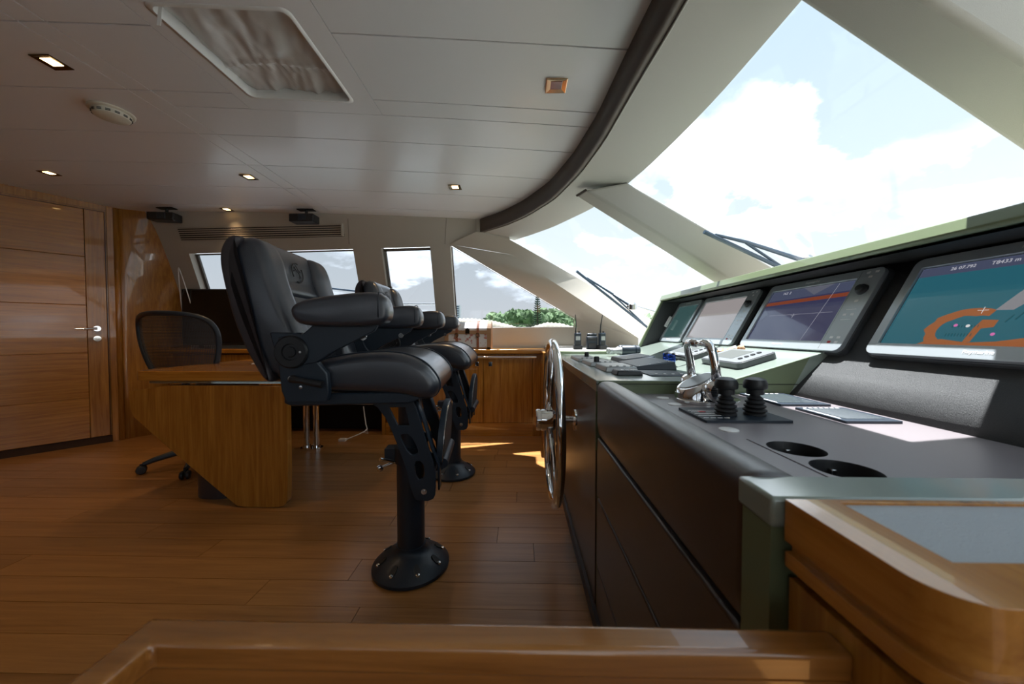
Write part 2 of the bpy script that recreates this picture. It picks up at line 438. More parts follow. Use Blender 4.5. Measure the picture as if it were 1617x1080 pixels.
# hatch: raised white liner and the gathered blind
hatch = thing('skylight_hatch', (-1.025, 1.44, zc(-1, 1.44)), 'square ceiling skylight with white liner and gathered grey blind', 'skylight')
lb = B(); zt = zc(-1.02, 1.44)
def rr3(x0, x1, y0, y1, r, z): return [Vector((p[0], p[1], zc(p[0], p[1]) + z)) for p in rrect(x0, x1, y0, y1, r)]
quads(lb, [rr3(HX0 - .012, HX1 + .012, HY0 - .012, HY1 + .012, .03, -.0015), rr3(HX0 + .002, HX1 - .002, HY0 + .002, HY1 - .002, .028, -.003), rr3(HX0 + .004, HX1 - .004, HY0 + .004, HY1 - .004, .028, .05)], True)
link('liner', lb, M['white'], hatch, smooth=60, solid=(.004, 1))
bb = B(); rows = []
nn = 48
for j in range(nn + 1):
    yy = HY0 + .002 + (HY1 - HY0 - .004) * j / nn; r_ = []
    for i in range(nn + 1):
        x = HX0 + .002 + (HX1 - HX0 - .004) * i / nn
        u, v = i / nn, j / nn
        q_ = Vector((u * 5.5 + v * 1.8, v * 1.6, 0)); w = .018 * noise.noise(q_) + .011 * noise.noise(q_ * 2.3 + Vector((5, 1, 0))) + .005 * noise.noise(q_ * 6)
        pu = -.010 * math.exp(-((v - .68 + .05 * math.sin(u * 3)) / .02) ** 2) + .004 * math.sin(u * 90) * math.exp(-((v - .68) / .05) ** 2)
        r_.append(Vector((x, yy, zc(x, yy) + .040 + w * .8 + pu)))
    rows.append(r_)
quads(bb, rows); link('blind', bb, M['blind'], hatch, smooth=180)
tb = B(); box(tb, -.007, .007, -.001, .001, -.07, 0, Matrix.Translation((HX0 + .03, HY0 + .02, zt + .03)) @ Matrix.Rotation(R(8), 4, 'Y')); link('pull_tab', tb, M['white'], hatch)

# smoke detector
sx, sy = -2.12, 1.83
sz = zc(sx, sy)
sdv = thing('smoke_detector', (sx, sy, sz), 'round cream smoke detector on ceiling left of the skylight', 'smoke detector')
b_ = B(); lathe(b_, (sx, sy, sz - .008), [(.0, .009), (.088, .009), (.088, 0), (.082, -.004)], n=40); link('base', b_, M['cream'], sdv, smooth=30)
b_ = B(); lathe(b_, (sx, sy, sz - .012), [(.074, 0), (.074, -.006), (.068, -.022), (.048, -.030), (0.0, -.032)], n=40); link('cover', b_, M['cream'], sdv, smooth=35)
for k in range(14):
    a = 2 * math.pi * k / 14; b_ = B()
    for dz in (-.010, -.016):
        box(b_, .0705, .0748, -.009, .009, dz - .0018, dz + .0010, Matrix.Translation((sx, sy, sz - .012)) @ Matrix.Rotation(a, 4, 'Z'))
    link('vent_slot', b_, M['plastic'], sdv)

# downlights
def downlight(x, y, s, label, lit=True, gold=False):
    z = zc(x, y); t = thing('downlight', (x, y, z), label, 'ceiling light', None)
    b = B(); o1 = [Vector((x + a * s, y + c * s, z - .001)) for a, c in ((-1, -1), (1, -1), (1, 1), (-1, 1))]
    o2 = [Vector((x + a * s, y + c * s, z - .005)) for a, c in ((-1, -1), (1, -1), (1, 1), (-1, 1))]
    i1 = [Vector((x + a * s * .92, y + c * s * .92, z - .006)) for a, c in ((-1, -1), (1, -1), (1, 1), (-1, 1))]
    i2 = [Vector((x + a * s * .52, y + c * s * .52, z - .0015)) for a, c in ((-1, -1), (1, -1), (1, 1), (-1, 1))]
    quads(b, [o1, o2, i1, i2], True); link('bezel', b, M['copper' if gold else 'brass_dark'], t)
    b = B(); box(b, x - s * .52, x + s * .52, y - s * .52, y + s * .52, z - .0026, z - .0012)
    link('lens', b, M['lamp' if lit else 'lamp_off'], t)
    if lit:
        ld = bpy.data.lights.new('downlight_lamp', 'SPOT'); ld.energy = 10; ld.color = (1, .66, .34); ld.spot_size = R(100); ld.spot_blend = .8; ld.shadow_soft_size = .03
        lo = bpy.data.objects.new('lamp', ld); C.objects.link(lo); lo.parent = t; lo.location = (0, 0, -.012)
    return t
downlight(-1.98, 1.49, .043, 'lit square downlight nearest the top left, above the smoke detector')
downlight(-3.45, 2.56, .043, 'lit square downlight over the wooden door, at far left')
downlight(-1.97, 2.57, .043, 'lit square downlight in front of the vent grille, right of the door one')
downlight(-2.68, 3.22, .040, 'small lit square downlight at the edge above the vent grille')
downlight(-.47, 2.60, .043, 'lit square downlight alone between skylight and curved band')
downlight(.150, 1.49, .043, 'unlit gilt square downlight with red lens near the curved band', lit=False, gold=True)
# lamps of the part of the cabin behind the camera (outside the frame)
for x, y in ((-3.6, 0.4), (-2.2, -.9), (-.6, -.9), (-4.8, 1.2)):
    downlight(x, y, .043, 'lit square downlight of the aft cabin ceiling')['group'] = 'aft ceiling downlights'

# curved band, soffit
ysb = [-2.54 + .08 * i for i in range(74)] ; ysb = [v for v in ysb if v < 3.34] + [3.34]
bm = B(); quads(bm, [[Vector((xc(v), v, zc(xc(v), v) + .02)) for v in ysb], [Vector((xc(v) + .004, v, zc(xc(v), v) - .115)) for v in ysb]])
struct('trim_1', bm, 'band', smooth=180, solid=(.03, -1))
bm = B()
r0 = [Vector((xc(v) + .012, v, zc(xc(v), v) - .118)) for v in ysb]
r1 = [Vector((xg(v) , v + .04 * max(0, (v - YC) / 2.9), 1.872)) for v in ysb]
rm = [a.lerp(b, .5) + Vector((0, 0, -.004)) for a, b in zip(r0, r1)]
r2 = [p + Vector((.03, 0, .05)) for p in r1]
quads(bm, [r0, rm, r1, r2]); struct('trim_2', bm, 'beige_light', smooth=50)
# light welt between the band and the soffit
bm = B(); tube(bm, [p + Vector((-.004, 0, .001)) for p in r0], .004, 8); struct('trim_3', bm, 'beige_light', smooth=180)
# roof over it
bm = B(); quads(bm, [[Vector((-6.1, v, 2.38)), Vector((-3, v, 2.34)), Vector((.2, v, 2.2)), Vector((xg(v) + .03, v, 1.92))] for v in ysb])
struct('trim_4', bm, 'deck', solid=(.03, -1))

bm = B(); box(bm, -6.1, -.5, 3.32, 4.15, 2.24, 2.30); struct('added_overhang', bm, 'deck')  # unseen roof overhang, added to keep sun off the side windows
# ------------------------------------------------------------------ port side wall: leaning, with windows
def wy(z): return 3.70 if z <= 1.053 else 3.70 - (z - 1.053) * .359
def wp(x, z, mirror=False):
    yv = wy(z); return Vector((x, 2 * YC - yv if mirror else yv, z))
def ztop(x): return 1.832 + .021 * (x + .7)
ZS = 1.053
def side_wall(mirror):
    bm = B()
    xs = [-6.1, -3.22, -1.6, -1.325, -.855, -.66]
    solid_cols = {0: 1, 1: 0, 2: 1, 3: 0, 4: 1}
    def cell(x0, x1, za0, za1, zb0, zb1):
        quads(bm, [[wp(x0, za0, mirror), wp(x1, za1, mirror)], [wp(x0, zb0, mirror), wp(x1, zb1, mirror)]])
    for i in range(5):
        x0, x1 = xs[i], xs[i + 1]
        cell(x0, x1, 0, 0, ZS, ZS); cell(x0, x1, ztop(x0), ztop(x1), 2.28, 2.28)
        if solid_cols[i]: cell(x0, x1, ZS, ZS, ztop(x0), ztop(x1))
    cell(-.66, .6, 0, 0, ZS, ZS); cell(-.66, -.3, ztop(-.66), 1.86, 2.28, 2.28)
    bmesh.ops.remove_doubles(bm, verts=bm.verts, dist=.0005)
    return bm
wl = struct('wall_port', side_wall(False), 'beige', solid=(.07, 0))
wr = struct('wall_starboard', side_wall(True), 'beige', solid=(.07, 0))
def pane(n, pts, m, parent=None):
    bm = B(); v = [bm.verts.new(p) for p in pts]; bm.faces.new(v); return struct(n, bm, m, parent)
wins = [(-3.22, -1.6), (-1.325, -.855)]
k = 1
for mir in (False, True):
    for x0, x1 in wins:
        off = Vector((0, -.04 if mir else .04, 0))
        fr = B()
        c = [wp(x0, ZS, mir), wp(x1, ZS, mir), wp(x1, ztop(x1), mir), wp(x0, ztop(x0), mir)]
        cc = sum(c, Vector()) / 4
        inn = [p + (cc - p).normalized() * .03 for p in c]
        quads(fr, [[p + off for p in c] + [c[0] + off], [p + off for p in inn] + [inn[0] + off]])
        w = struct('window_%d' % k, fr, 'band', solid=(.02, 0)); k += 1
        pane('pane', [p + off for p in c], 'glass_side', w)
    tri = [wp(-.66, ZS, mir), wp(.58, ZS, mir), wp(.567, 1.14, mir), wp(-.66, ztop(-.66), mir)]
    tri = [p + Vector((0, -.03 if mir else .03, 0)) for p in tri]
    fr = B(); cc = sum(tri, Vector()) / 4; inn = [p + (cc - p).normalized() * .012 for p in tri]
    quads(fr, [tri + [tri[0]], inn + [inn[0]]])
    w = struct('window_%d' % k, fr, 'band', solid=(.01, 0)); k += 1
    pane('pane', tri, 'glass_side', w)
b = B()
for dx in (0, .012, .024): tube(b, [wp(-1.318 + dx, ZS) + Vector((0, .0, 0)), wp(-1.318 + dx, 1.81)], .004, 6)
box(b, -1.325, -1.28, 3.53, 3.555, 1.40, 1.46)
struct('window_latch_bar', b, 'brass_dark', wl)
# panel seams in the valance
for xx in (-1.63, -.71):
    bm = B(); tube(bm, [wp(xx, 1.84) + Vector((0, -.037, 0)), wp(xx + .03, 2.06) + Vector((0, -.037, 0))], .0022, 6); struct('seam', bm, 'band', wl)
# A pillars
def apillar(mir):
    f = (lambda p: Vector((p[0], 2 * YC - p[1], p[2]))) if mir else Vector
    a0, a1, a2 = f((-.67, 3.378, 1.838)), f((.567, 3.65, 1.14)), f((.59, 3.66, 1.053))
    tw = f((-.40, 3.306, 1.935)); c0, c1 = f((-.073, 3.40, 1.741)), f((1.07, 3.22, .95))
    t0, t1 = f((-.09, 3.315, 1.862)), f((1.62, 3.55, .95)); lo1, lo2 = f((.6, 3.66, .80)), f((1.07, 3.22, .80))
    n = 8; bm = B()
    def lp(p, q): return [p.lerp(q, i / n) for i in range(n + 1)]
    quads(bm, [lp(a0, a1), [p.lerp(q, .5) + Vector((0, .006, 0)) for p, q in zip(lp(a0, a1), lp(c0, c1))], lp(c0, c1), lp(t0, t1)])
    quads(bm, [[a0, c0], [tw, t0], [tw + Vector((0, 0, .16)), t0 + Vector((-.05, 0, .14))]]); quads(bm, [[a1, c1], [a2, c1.lerp(lo2, .5)], [lo1, lo2]])
    bmesh.ops.remove_doubles(bm, verts=bm.verts, dist=.001)
    return bm
struct('trim_5', apillar(False), 'beige', smooth=30); struct('trim_6', apillar(True), 'beige', smooth=30)

# vent grille over the windows
vg = thing('vent_grille', (-2.4, 3.36, 1.92), 'long louvred air vent in the beige panel above the side windows', 'air vent')
bm = B()
za, zb = 1.885, 1.995
def gp(x, z, o): p = wp(x, z); return p + Vector((0, -.037 - o, 0))
quads(bm, [[gp(-3.25, za, 0.001), gp(-1.66, za + .025, 0.001)], [gp(-3.25, zb, 0.001), gp(-1.66, zb + .018, 0.001)]]); link('backing', bm, M['pod_dark'], vg)
for i in range(6):
    z0 = za + (zb - za) * (i + .0) / 6 + .008
    bm = B(); quads(bm, [[gp(-3.25, z0, .003), gp(-1.66, z0 + .022, .003)], [gp(-3.25, z0 + .008, .006), gp(-1.66, z0 + .030, .006)]])
    link('slat', bm, M['beige'], vg, solid=(.003, 1))
bm = B(); box(bm, -1.668, -1.655, 3.30, 3.33, 1.905, 2.02); link('end_strip', bm, M['beige'], vg)

# ------------------------------------------------------------------ windscreen
def base_pt(x, y): return Vector((x + 1.65, y + .12 * (y + .7) , .955))
def gtop(y): return Vector((xg(y), y, 1.875))
MUL = [-2.56, -.60, .84, 2.18, 3.36]
for i in range(4):
    y0, y1 = MUL[i], MUL[i + 1]; n = 10; bm = B()
    yy = [y0 + (y1 - y0) * j / n for j in range(n + 1)]
    quads(bm, [[gtop(v) + Vector((.02, 0, .01)) for v in yy], [base_pt(xg(v) + .02, v) for v in yy]])
    w = struct('window_%d' % (7 + i), bm, 'glass', smooth=180)
def mullion(nm, T, Bs, capped):
    bm = B(); n = 10; rows = []
    for j in range(n + 1):
        rows.append([Vector(a).lerp(Vector(b), j / n) for a, b in zip(T, Bs)])
    quads(bm, rows, True, True); return struct(nm, bm, 'beige_light', bevel=.014, seg=3)
m1 = mullion('trim_7', [(.345, 2.22, 1.84), (.39, 2.12, 1.84), (.626, 2.095, 1.872), (.60, 2.24, 1.872)],
        [(2.045, 2.55, .93), (2.08, 2.39, .93), (2.32, 2.25, .97), (2.3, 2.45, .97)], True)
m2 = mullion('trim_8', [(.56, .878, 1.852), (.58, .762, 1.852), (.80, .755, 1.90), (.80, .90, 1.90)],
        [(2.28, 1.066, .95), (2.30, .893, .95), (2.52, .86, .99), (2.5, 1.08, .99)], True)
m3 = mullion('trim_9', [(.56, -.55, 1.852), (.58, -.67, 1.852), (.80, -.67, 1.90), (.80, -.55, 1.90)],
        [(2.28, -.50, .95), (2.30, -.67, .95), (2.52, -.68, .99), (2.5, -.5, .99)], True)
bm = B(); quads(bm, [[Vector((.344, 2.215, 1.846)), Vector((.389, 2.117, 1.846))], [Vector((.352, 2.215, 1.80 + .035)), Vector((.397, 2.117, 1.835))]])
struct('end_cap', bm, 'band', m1)
# dashboard shelf between pod and windscreen
bm = B(); ysd = [-2.5 + .2 * i for i in range(30)] + [3.5]
rows = [[Vector((1.25, v, .90)) for v in ysd], [base_pt(xg(min(v, 3.3)), v) + Vector((.05, 0, -.02)) for v in ysd]]
quads(bm, rows); struct('trim_10', bm, 'beige', solid=(.03, -1))
bm = B(); box(bm, 1.25, 1.30, -2.6, 3.5, 0, .9); struct('wall_forward', bm, 'beige')

# ------------------------------------------------------------------ aft bulkhead with the door
P0 = Vector((-3.70, 3.20, 0)); dirw = Vector((-.62, -.785, 0)).normalized()     # corner, running aft and to starboard
nrm = Vector((-dirw.y, dirw.x, 0)); nrm = nrm if nrm.dot(Vector((1, 0, 0))) > 0 else -nrm
MW = Matrix(((dirw.x, nrm.x, 0, P0.x), (dirw.y, nrm.y, 0, P0.y), (0, 0, 1, 0), (0, 0, 0, 1)))   # local x along wall, y into the room
def wallbox(a0, a1, d0, d1, z0, z1, bm=None):
    bm = bm or B(); box(bm, a0, a1, d0, d1, z0, z1, MW); return bm
def wood_obj(name, bm, m, parent=None, **kw):
    """same veneer, with the local axes turned into the wall's frame so the grain follows it"""
    bm.transform(MW.inverted()); me_o = link(name, bm, m, None, org=(0, 0, 0), **kw)
    if parent: me_o.parent = parent; me_o.matrix_local = Matrix.Identity(4)
    else: me_o.matrix_world = MW; me_o['kind'] = 'structure'
    me_o['org'] = [0, 0, 0]
    return me_o
aft = wood_obj('wall_aft', wallbox(-.02, 2.9, -.10, -.012, 0, 2.35), 'teak_v')
wood_obj('door_surround', wallbox(0, .06, -.012, .0, 0, 2.35), 'teak_v', aft, bevel=.004)
wood_obj('header', wallbox(.06, 2.9, -.012, 0, 2.10, 2.35), 'teak_v', aft)
door = wood_obj('door_1', wallbox(.068, 1.25, -.012, .002, .06, 2.085), 'gap')
wood_obj('stile', wallbox(.072, .188, 0, .010, .065, 2.08), 'teak_v', door, bevel=.003)
zs = [.065, .38, .72, 1.06, 1.53 - .12, 1.75, 2.08]
zs = [.065, .42, .82, 1.24, 1.665, 2.08]
for a, b in zip(zs, zs[1:]): wood_obj('door_panel', wallbox(.190, 1.245, 0, .010, a + .0008, b - .0008), 'teak_h', door, bevel=.003)
wood_obj('kick_strip', wallbox(0.06, 2.9, -.012, .004, 0, .06), 'gap', aft)
wood_obj('side_panel', wallbox(1.26, 2.9, -.012, .006, .06, 2.09), 'teak_v', aft, bevel=.003)
def wall_cyl(a, d0, d1, z, r0, r1=None):
    bm = B(); cyl(bm, MW @ Vector((a, d0, z)), MW @ Vector((a, d1, z)), r0, r1, 24); return bm
hd = B(); cyl(hd, MW @ Vector((.132, .01, 1.035)), MW @ Vector((.132, .020, 1.035)), .026, .024, 24)
cyl(hd, MW @ Vector((.132, .02, 1.035)), MW @ Vector((.132, .055, 1.035)), .010, .010, 16)
tube(hd, [MW @ Vector((.132, .052, 1.035)), MW @ Vector((.157, .056, 1.034)), MW @ Vector((.215, .055, 1.03)), MW @ Vector((.26, .052, 1.032))], [.011, .011, .009, .008], 14)
wood_obj('door_handle', hd, 'chrome', door, smooth=50)
hb_ = B(); cyl(hb_, MW @ Vector((.132, .01, .945)), MW @ Vector((.132, .018, .945)), .026, .024, 24); cyl(hb_, MW @ Vector((.132, .018, .945)), MW @ Vector((.132, .030, .945)), .011, .009, 16)
wood_obj('lock_escutcheon', hb_, 'chrome', door, smooth=50)
# return panel from the corner to the side wall, top leaning
bm = B(); prism(bm, [(3.20, 0), (3.80, 0), (3.80, 1.053), (3.34, 2.3), (3.20, 2.3)], -3.78, -3.70, 'x')
bm = B()
rws = []
for z_ in [0, .5, 1.05] + [1.05 + .1 * i for i in range(1, 14)]:
    e_ = Vector((-3.44, 3.72, 0)) if z_ <= 1.05 else Vector((-3.44, 3.72, 0)).lerp(Vector((-3.33, 3.28, 0)), (z_ - 1.05) / 1.25)
    rws.append([Vector((-3.70, 3.20, z_)).lerp(Vector((e_.x, e_.y, z_)), i / 8) for i in range(9)])
quads(bm, rws)
struct('wall_aft_return', bm, 'teak_v', solid=(.02, 1), smooth=180)
bm = B(); tube(bm, [(-3.705, 3.205, 0), (-3.705, 3.205, 2.3)], .022, 12); struct('trim_11', bm, 'teak_v', smooth=180)
bm = B(); quads(bm, [[Vector((-3.43, 3.70, 1.05)), Vector((-3.27, 3.74, 1.05))], [Vector((-3.30, 3.30, 2.1)), Vector((-3.20, 3.36, 2.1))]])
struct('trim_12', bm, 'beige_light', solid=(.03, 1))
# rest of the enclosure, behind the camera
bm = B(); box(bm, -6.12, -6.06, -3.0, 1.2, 0, 2.4); struct('wall_saloon', bm, 'teak_v')

# ------------------------------------------------------------------ ceiling speakers, blind cord
def ceil_speaker(x, y, label, turn):
    z = zc(x, y); t = thing('speaker', (x, y, z), label, 'speaker', 'speakers hung under the ceiling edge')
    b = B(); box(b, x - .075, x + .075, y - .03, y + .03, z - .008, z); link('mount_plate', b, M['plastic'], t, bevel=.004)
    b = B(); cyl(b, (x, y, z - .008), (x, y, z - .05), .012); link('stem', b, M['plastic'], t, smooth=40)
    b = B(); m = Matrix.Translation((x - .01, y, z - .085)) @ Matrix.Rotation(turn, 4, 'Z'); box(b, -.12, .10, -.055, .055, -.035, .035, m); link('case', b, M['plastic'], t, bevel=.008)
    b = B(); box(b, -.035, .035, -.058, -.045, -.027, .027, m); link('driver', b, M['frame'], t, bevel=.004)
    return t
ceil_speaker(-3.22, 3.20, 'black bracket-hung speaker at left end of the vent grille', R(8))
ceil_speaker(-1.93, 3.20, 'black bracket-hung speaker at right end of the vent grille', R(0))
bm = B(); pts = []
for i in range(30):
    t = i / 29; a = t * 2 * math.pi
    zt_ = 1.63 - .66 * (0.5 - .5 * math.cos(a)); wx = .075 * math.sin(a) * (0.25 + .75 * (0.5 - .5 * math.cos(a)))
    pts.append(Vector((-3.32 + wx - .02 * (1.63 - zt_), 3.40 + (1.63 - zt_) * .22, zt_)))
tube(bm, pts, .0045, 8); tag(link('blind_cord', bm, M['white'], org=(-3.32, 3.4, 1.63)), 'white looped blind cord hanging beside the left side window', 'cord')

# ------------------------------------------------------------------ side cabinets (port)
CABZ = .84
cab = thing('side_cabinet', (-.6, 3.5, 0), 'low gloss teak cabinet with two doors under the side windows', 'cabinet')
def cbox(n, x0, x1, y0, y1, z0, z1, m, par, **kw):
    b = B(); box(b, x0, x1, y0, y1, z0, z1); return link(n, b, M[m], par, **kw)
cbox('body', -1.30, .24, 3.42, 3.70, .0, .79, 'teak_v', cab)
for x0, x1, kx in ((-.94, -.353, -.41), (-.347, .12, -.28)):
    d = cbox('door', x0, x1, 3.398, 3.42, .13, .745, 'teak_v', cab, bevel=.002)
    b = B(); box(b, kx - .018, kx + .018, 3.39, 3.398, .675, .72); link('latch', b, M['chrome'], d, bevel=.003)
    b = B(); cyl(b, (kx, 3.39, .695), (kx, 3.386, .695), .008, .008, 12); link('lock', b, M['plastic'], d)
cbox('door', -1.29, -.945, 3.398, 3.42, .13, .745, 'teak_v', cab, bevel=.002)
cbox('end_strip', .125, .20, 3.398, 3.42, 0, .745, 'teak_v', cab, bevel=.002)
cbox('plinth', -1.30, .20, 3.40, 3.42, 0, .125, 'teak_h', cab)
gr = cbox('grille_recess', -1.26, -1.02, 3.394, 3.40, .03, .11, 'recess_shade', cab)
for i in range(5): cbox('slat', -1.26, -1.02, 3.386, 3.394, .035 + i * .016, .040 + i * .016, 'teak_h', cab)
cbox('worktop', -3.42, .25, 3.375, 3.66, .795, CABZ, 'teak_h', cab, bevel=.012, seg=3)
b = B(); cyl(b, (-1.30, 3.372, .765), (.16, 3.372, .765), .010, n=12)
link('grab_rail', b, M['chrome'], cab, smooth=40)
b = B(); box(b, .20, .258, 3.0, 3.42, 0, .835); link('corner_post', b, M['teak_v'], cab, bevel=.01)
# kneehole part to the left
side2 = thing('sideboard', (-2.4, 3.5, 0), 'gloss teak sideboard with dark kneehole, below the television', 'sideboard')
cbox('back', -3.40, -1.31, 3.63, 3.658, 0, .79, 'recess_shade', side2)
cbox('front_board', -2.40, -1.31, 3.40, 3.43, .325, .79, 'teak_h', side2, bevel=.002)
cbox('lower_edge', -2.40, -1.31, 3.39, 3.44, .300, .325, 'beige', side2, bevel=.003)
cbox('side_panel', -1.34, -1.305, 3.40, 3.66, 0, .32, 'teak_v', side2)
cbox('side_panel', -2.43, -2.40, 3.40, 3.66, 0, .79, 'teak_v', side2)
cbox('door', -3.40, -2.925, 3.40, 3.43, .08, .785, 'teak_v', side2, bevel=.002)
cbox('door', -2.915, -2.435, 3.40, 3.43, .08, .785, 'teak_v', side2, bevel=.002)
# TV
tv = thing('television', (-2.8, 3.5, CABZ), 'flat black television on the sideboard under the left side window', 'television')
tvm = Matrix.Translation((-2.84, 3.49, 0)) @ Matrix.Rotation(R(2), 4, 'Z')
b = B(); box(b, -.53, .53, 0, .045, .875, 1.435, tvm); link('case', b, M['plastic'], tv, bevel=.006)
b = B(); box(b, -.515, .515, -.004, 0, .895, 1.42, tvm); link('screen', b, M['screen_black'], tv)
for s in (-.35, .35):
    b = B(); box(b, s - .02, s + .02, -.07, .09, .842, .852, tvm); box(b, s - .012, s + .012, -.005, .02, .85, .88, tvm); link('foot', b, M['plastic'], tv, bevel=.003)
b = B(); tube(b, [(-2.28, 3.44, .845), (-2.24, 3.42, .95), (-2.30, 3.40, 1.03), (-2.38, 3.42, 1.04), (-2.42, 3.43, .98)], .006, 8)
lathe(b, (-2.40, 3.43, .985), [(.0, -.03), (.022, -.02), (.026, .0), (.0, .04)], n=12)
tag(link('desk_microphone', b, M['plastic'], smooth=60, org=(-2.28, 3.44, .84)), 'small black gooseneck microphone in front of the television', 'microphone')

# ------------------------------------------------------------------ chest
cx0, cx1, cy0, cy1 = -.735, -.30, 3.43, 3.60
cx0, cx1 = -.72, -.285
ch = thing('treasure_chest', (-.5, 3.5, CABZ), 'small map-printed wooden chest with leather straps on the cabinet', 'chest')
b = B(); box(b, cx0, cx1, cy0, cy1, CABZ + .002, CABZ + .16); link('body', b, M['map'], ch)
def lidprof(o=0):
    return [(cy0 - o, CABZ + .16)] + [(cy0 + (cy1 - cy0) * t - o * math.cos(t * math.pi), CABZ + .19 + (.075 + o) * math.sin(max(.02, t) * math.pi) ** .7) for t in [i / 10 for i in range(11)]] + [(cy1 + o, CABZ + .16)]
b = B(); prism(b, [(p[0], p[1]) for p in lidprof()], cx0, cx1, 'x'); link('lid', b, M['map'], ch)
for x0, x1 in ((cx0 - .01, cx0 + .03), (cx1 - .03, cx1 + .01)):
    b = B(); prism(b, lidprof(.006), x0, x1, 'x'); box(b, x0, x1, cy0 - .006, cy1 + .006, CABZ, CABZ + .16); link('wood_edge', b, M['chest_wood'], ch)
b = B(); box(b, cx0, cx1, cy0 - .007, cy0, CABZ + .145, CABZ + .18); link('rim_board', b, M['chest_wood'], ch)
b = B(); box(b, cx0, cx1, cy0 - .006, cy0, CABZ, CABZ + .018); link('base_board', b, M['chest_wood'], ch)
for xx in (cx0 + .11, cx0 + .315):
    b = B(); prism(b, lidprof(.009), xx - .011, xx + .011, 'x'); box(b, xx - .011, xx + .011, cy0 - .010, cy0, CABZ + .005, CABZ + .16)
    s = link('strap', b, M['tan'], ch); b = B(); tube(b, [(xx + .016 * math.cos(a), cy0 - .014, CABZ + .135 + .018 * math.sin(a)) for a in [i * math.pi / 6 for i in range(12)]], .004, 6, True); link('buckle', b, M['brass_dark'], s)
b = B(); box(b, cx0 + .195, cx0 + .235, cy0 - .012, cy0 - .006, CABZ + .15, CABZ + .195); lathe(b, (cx0 + .215, cy0 - .014, CABZ + .19), [(.014, -.003), (.014, .003)], 'y', 12); link('clasp', b, M['brass_dark'], ch)

# ------------------------------------------------------------------ desk
desk = thing('chart_desk', (-1.75, 2.5, 0), 'gloss teak desk with a slanted end panel behind the near helm chair', 'desk')
b = B(); prism(b, smoothed([(-2.225, .70), (-1.315, .70), (-1.315, .68), (-1.315, .06), (-1.335, .015), (-1.38, 0.004), (-1.60, .004), (-1.64, .03), (-2.19, .50), (-2.225, .56)], 1), 1.965, 2.005, 'y'); link('end_panel', b, M['teak_v'], desk, bevel=.004)
b = B(); prism(b, rrect(-2.20, -1.31, 1.955, 3.12, .06), .727, .782, 'z'); link('desktop', b, M['teak_h'], desk, bevel=.008, seg=3)
cbox('rail', -2.15, -1.36, 2.006, 2.03, .705, .727, 'chrome', desk)
b = B(); prism(b, rrect(-2.0, -1.70, 2.06, 2.36, .13, 8), .0, .70, 'z'); link('pedestal', b, M['leather_side'], desk, smooth=40)
for xx in (-1.835, -1.752):
    b = B(); cyl(b, (xx, 3.0, .012), (xx, 3.0, .73), .026, n=24); l = link('leg', b, M['chrome'], desk, smooth=40)
b = B(); prism(b, rrect(-1.885, -1.702, 2.95, 3.05, .045, 6), 0, .012, 'z'); cyl(b, (-1.835, 3, .01), (-1.835, 3, .03), .036, .03); cyl(b, (-1.752, 3, .01), (-1.752, 3, .03), .036, .03); link('leg_flange', b, M['chrome'], desk, smooth=40)
b = B(); box(b, -.24, .24, -.16, .16, 0, .003, Matrix.Translation((-1.66, 2.62, .783)) @ Matrix.Rotation(R(14), 4, 'Z')); tag(link('paper', b, M['paper'], org=(-1.66, 2.62, .783)), 'white sheets of paper lying on the teak desk', 'paper')
b = B(); tube(b, [(-1.50, 3.36, .29), (-1.49, 3.36, .20), (-1.47, 3.34, .12), (-1.44, 3.30, .09), (-1.47, 3.28, .06), (-1.42, 3.27, .055), (-1.44, 3.3, .08), (-1.5, 3.26, .05), (-1.60, 3.22, .012)], .005, 8)
box(b, -1.66, -1.60, 3.19, 3.23, .001, .022)
tag(link('charging_cable', b, M['white'], smooth=50, org=(-1.5, 3.3, 0)), 'white cable and plug dangling to the floor from the kneehole', 'cable')

# ------------------------------------------------------------------ office chair
oc = thing('office_chair', (-2.42, 2.66, 0), 'black mesh-back swivel chair at the teak desk', 'chair')
hub = Vector((-2.42, 2.66, 0))
for k in range(5):
    a = R(222 + 72 * k); d = Vector((math.cos(a), math.sin(a), 0))
    b = B(); tube(b, [hub + Vector((0, 0, .115)), hub + d * .10 + Vector((0, 0, .125)), hub + d * .28 + Vector((0, 0, .085)), hub + d * .335 + Vector((0, 0, .065))], [.03, .027, .019, .015], 12); lg = link('leg', b, M['frame'], oc, smooth=60)
    c = hub + d * .345; s = Vector((-d.y, d.x, 0)); b = B()
    for q in (-1, 1): lathe(b, c + s * .016 * q + Vector((0, 0, .03)), [(.0, -.011), (.025, -.010), (.029, -.004), (.029, .004), (.025, .010), (0, .011)], s, 20)
    cyl(b, c + Vector((0, 0, .03)), c + Vector((0, 0, .07)), .009); link('castor', b, M['plastic'], lg, smooth=50)
b = B(); cyl(b, hub + Vector((0, 0, .08)), hub + Vector((0, 0, .25)), .03); cyl(b, hub + Vector((0, 0, .25)), hub + Vector((0, 0, .42)), .018); box(b, -2.54, -2.30, 2.55, 2.73, .40, .45); link('column', b, M['frame'], oc, smooth=40)
b = B(); cushion(b, rrect(-.25, .25, -.23, .23, .10), .455, .50, .02, 'z', it=0, mtx=Matrix.Translation((hub.x, hub.y + .03, 0))); link('seat', b, M['mesh'], oc, smooth=60)
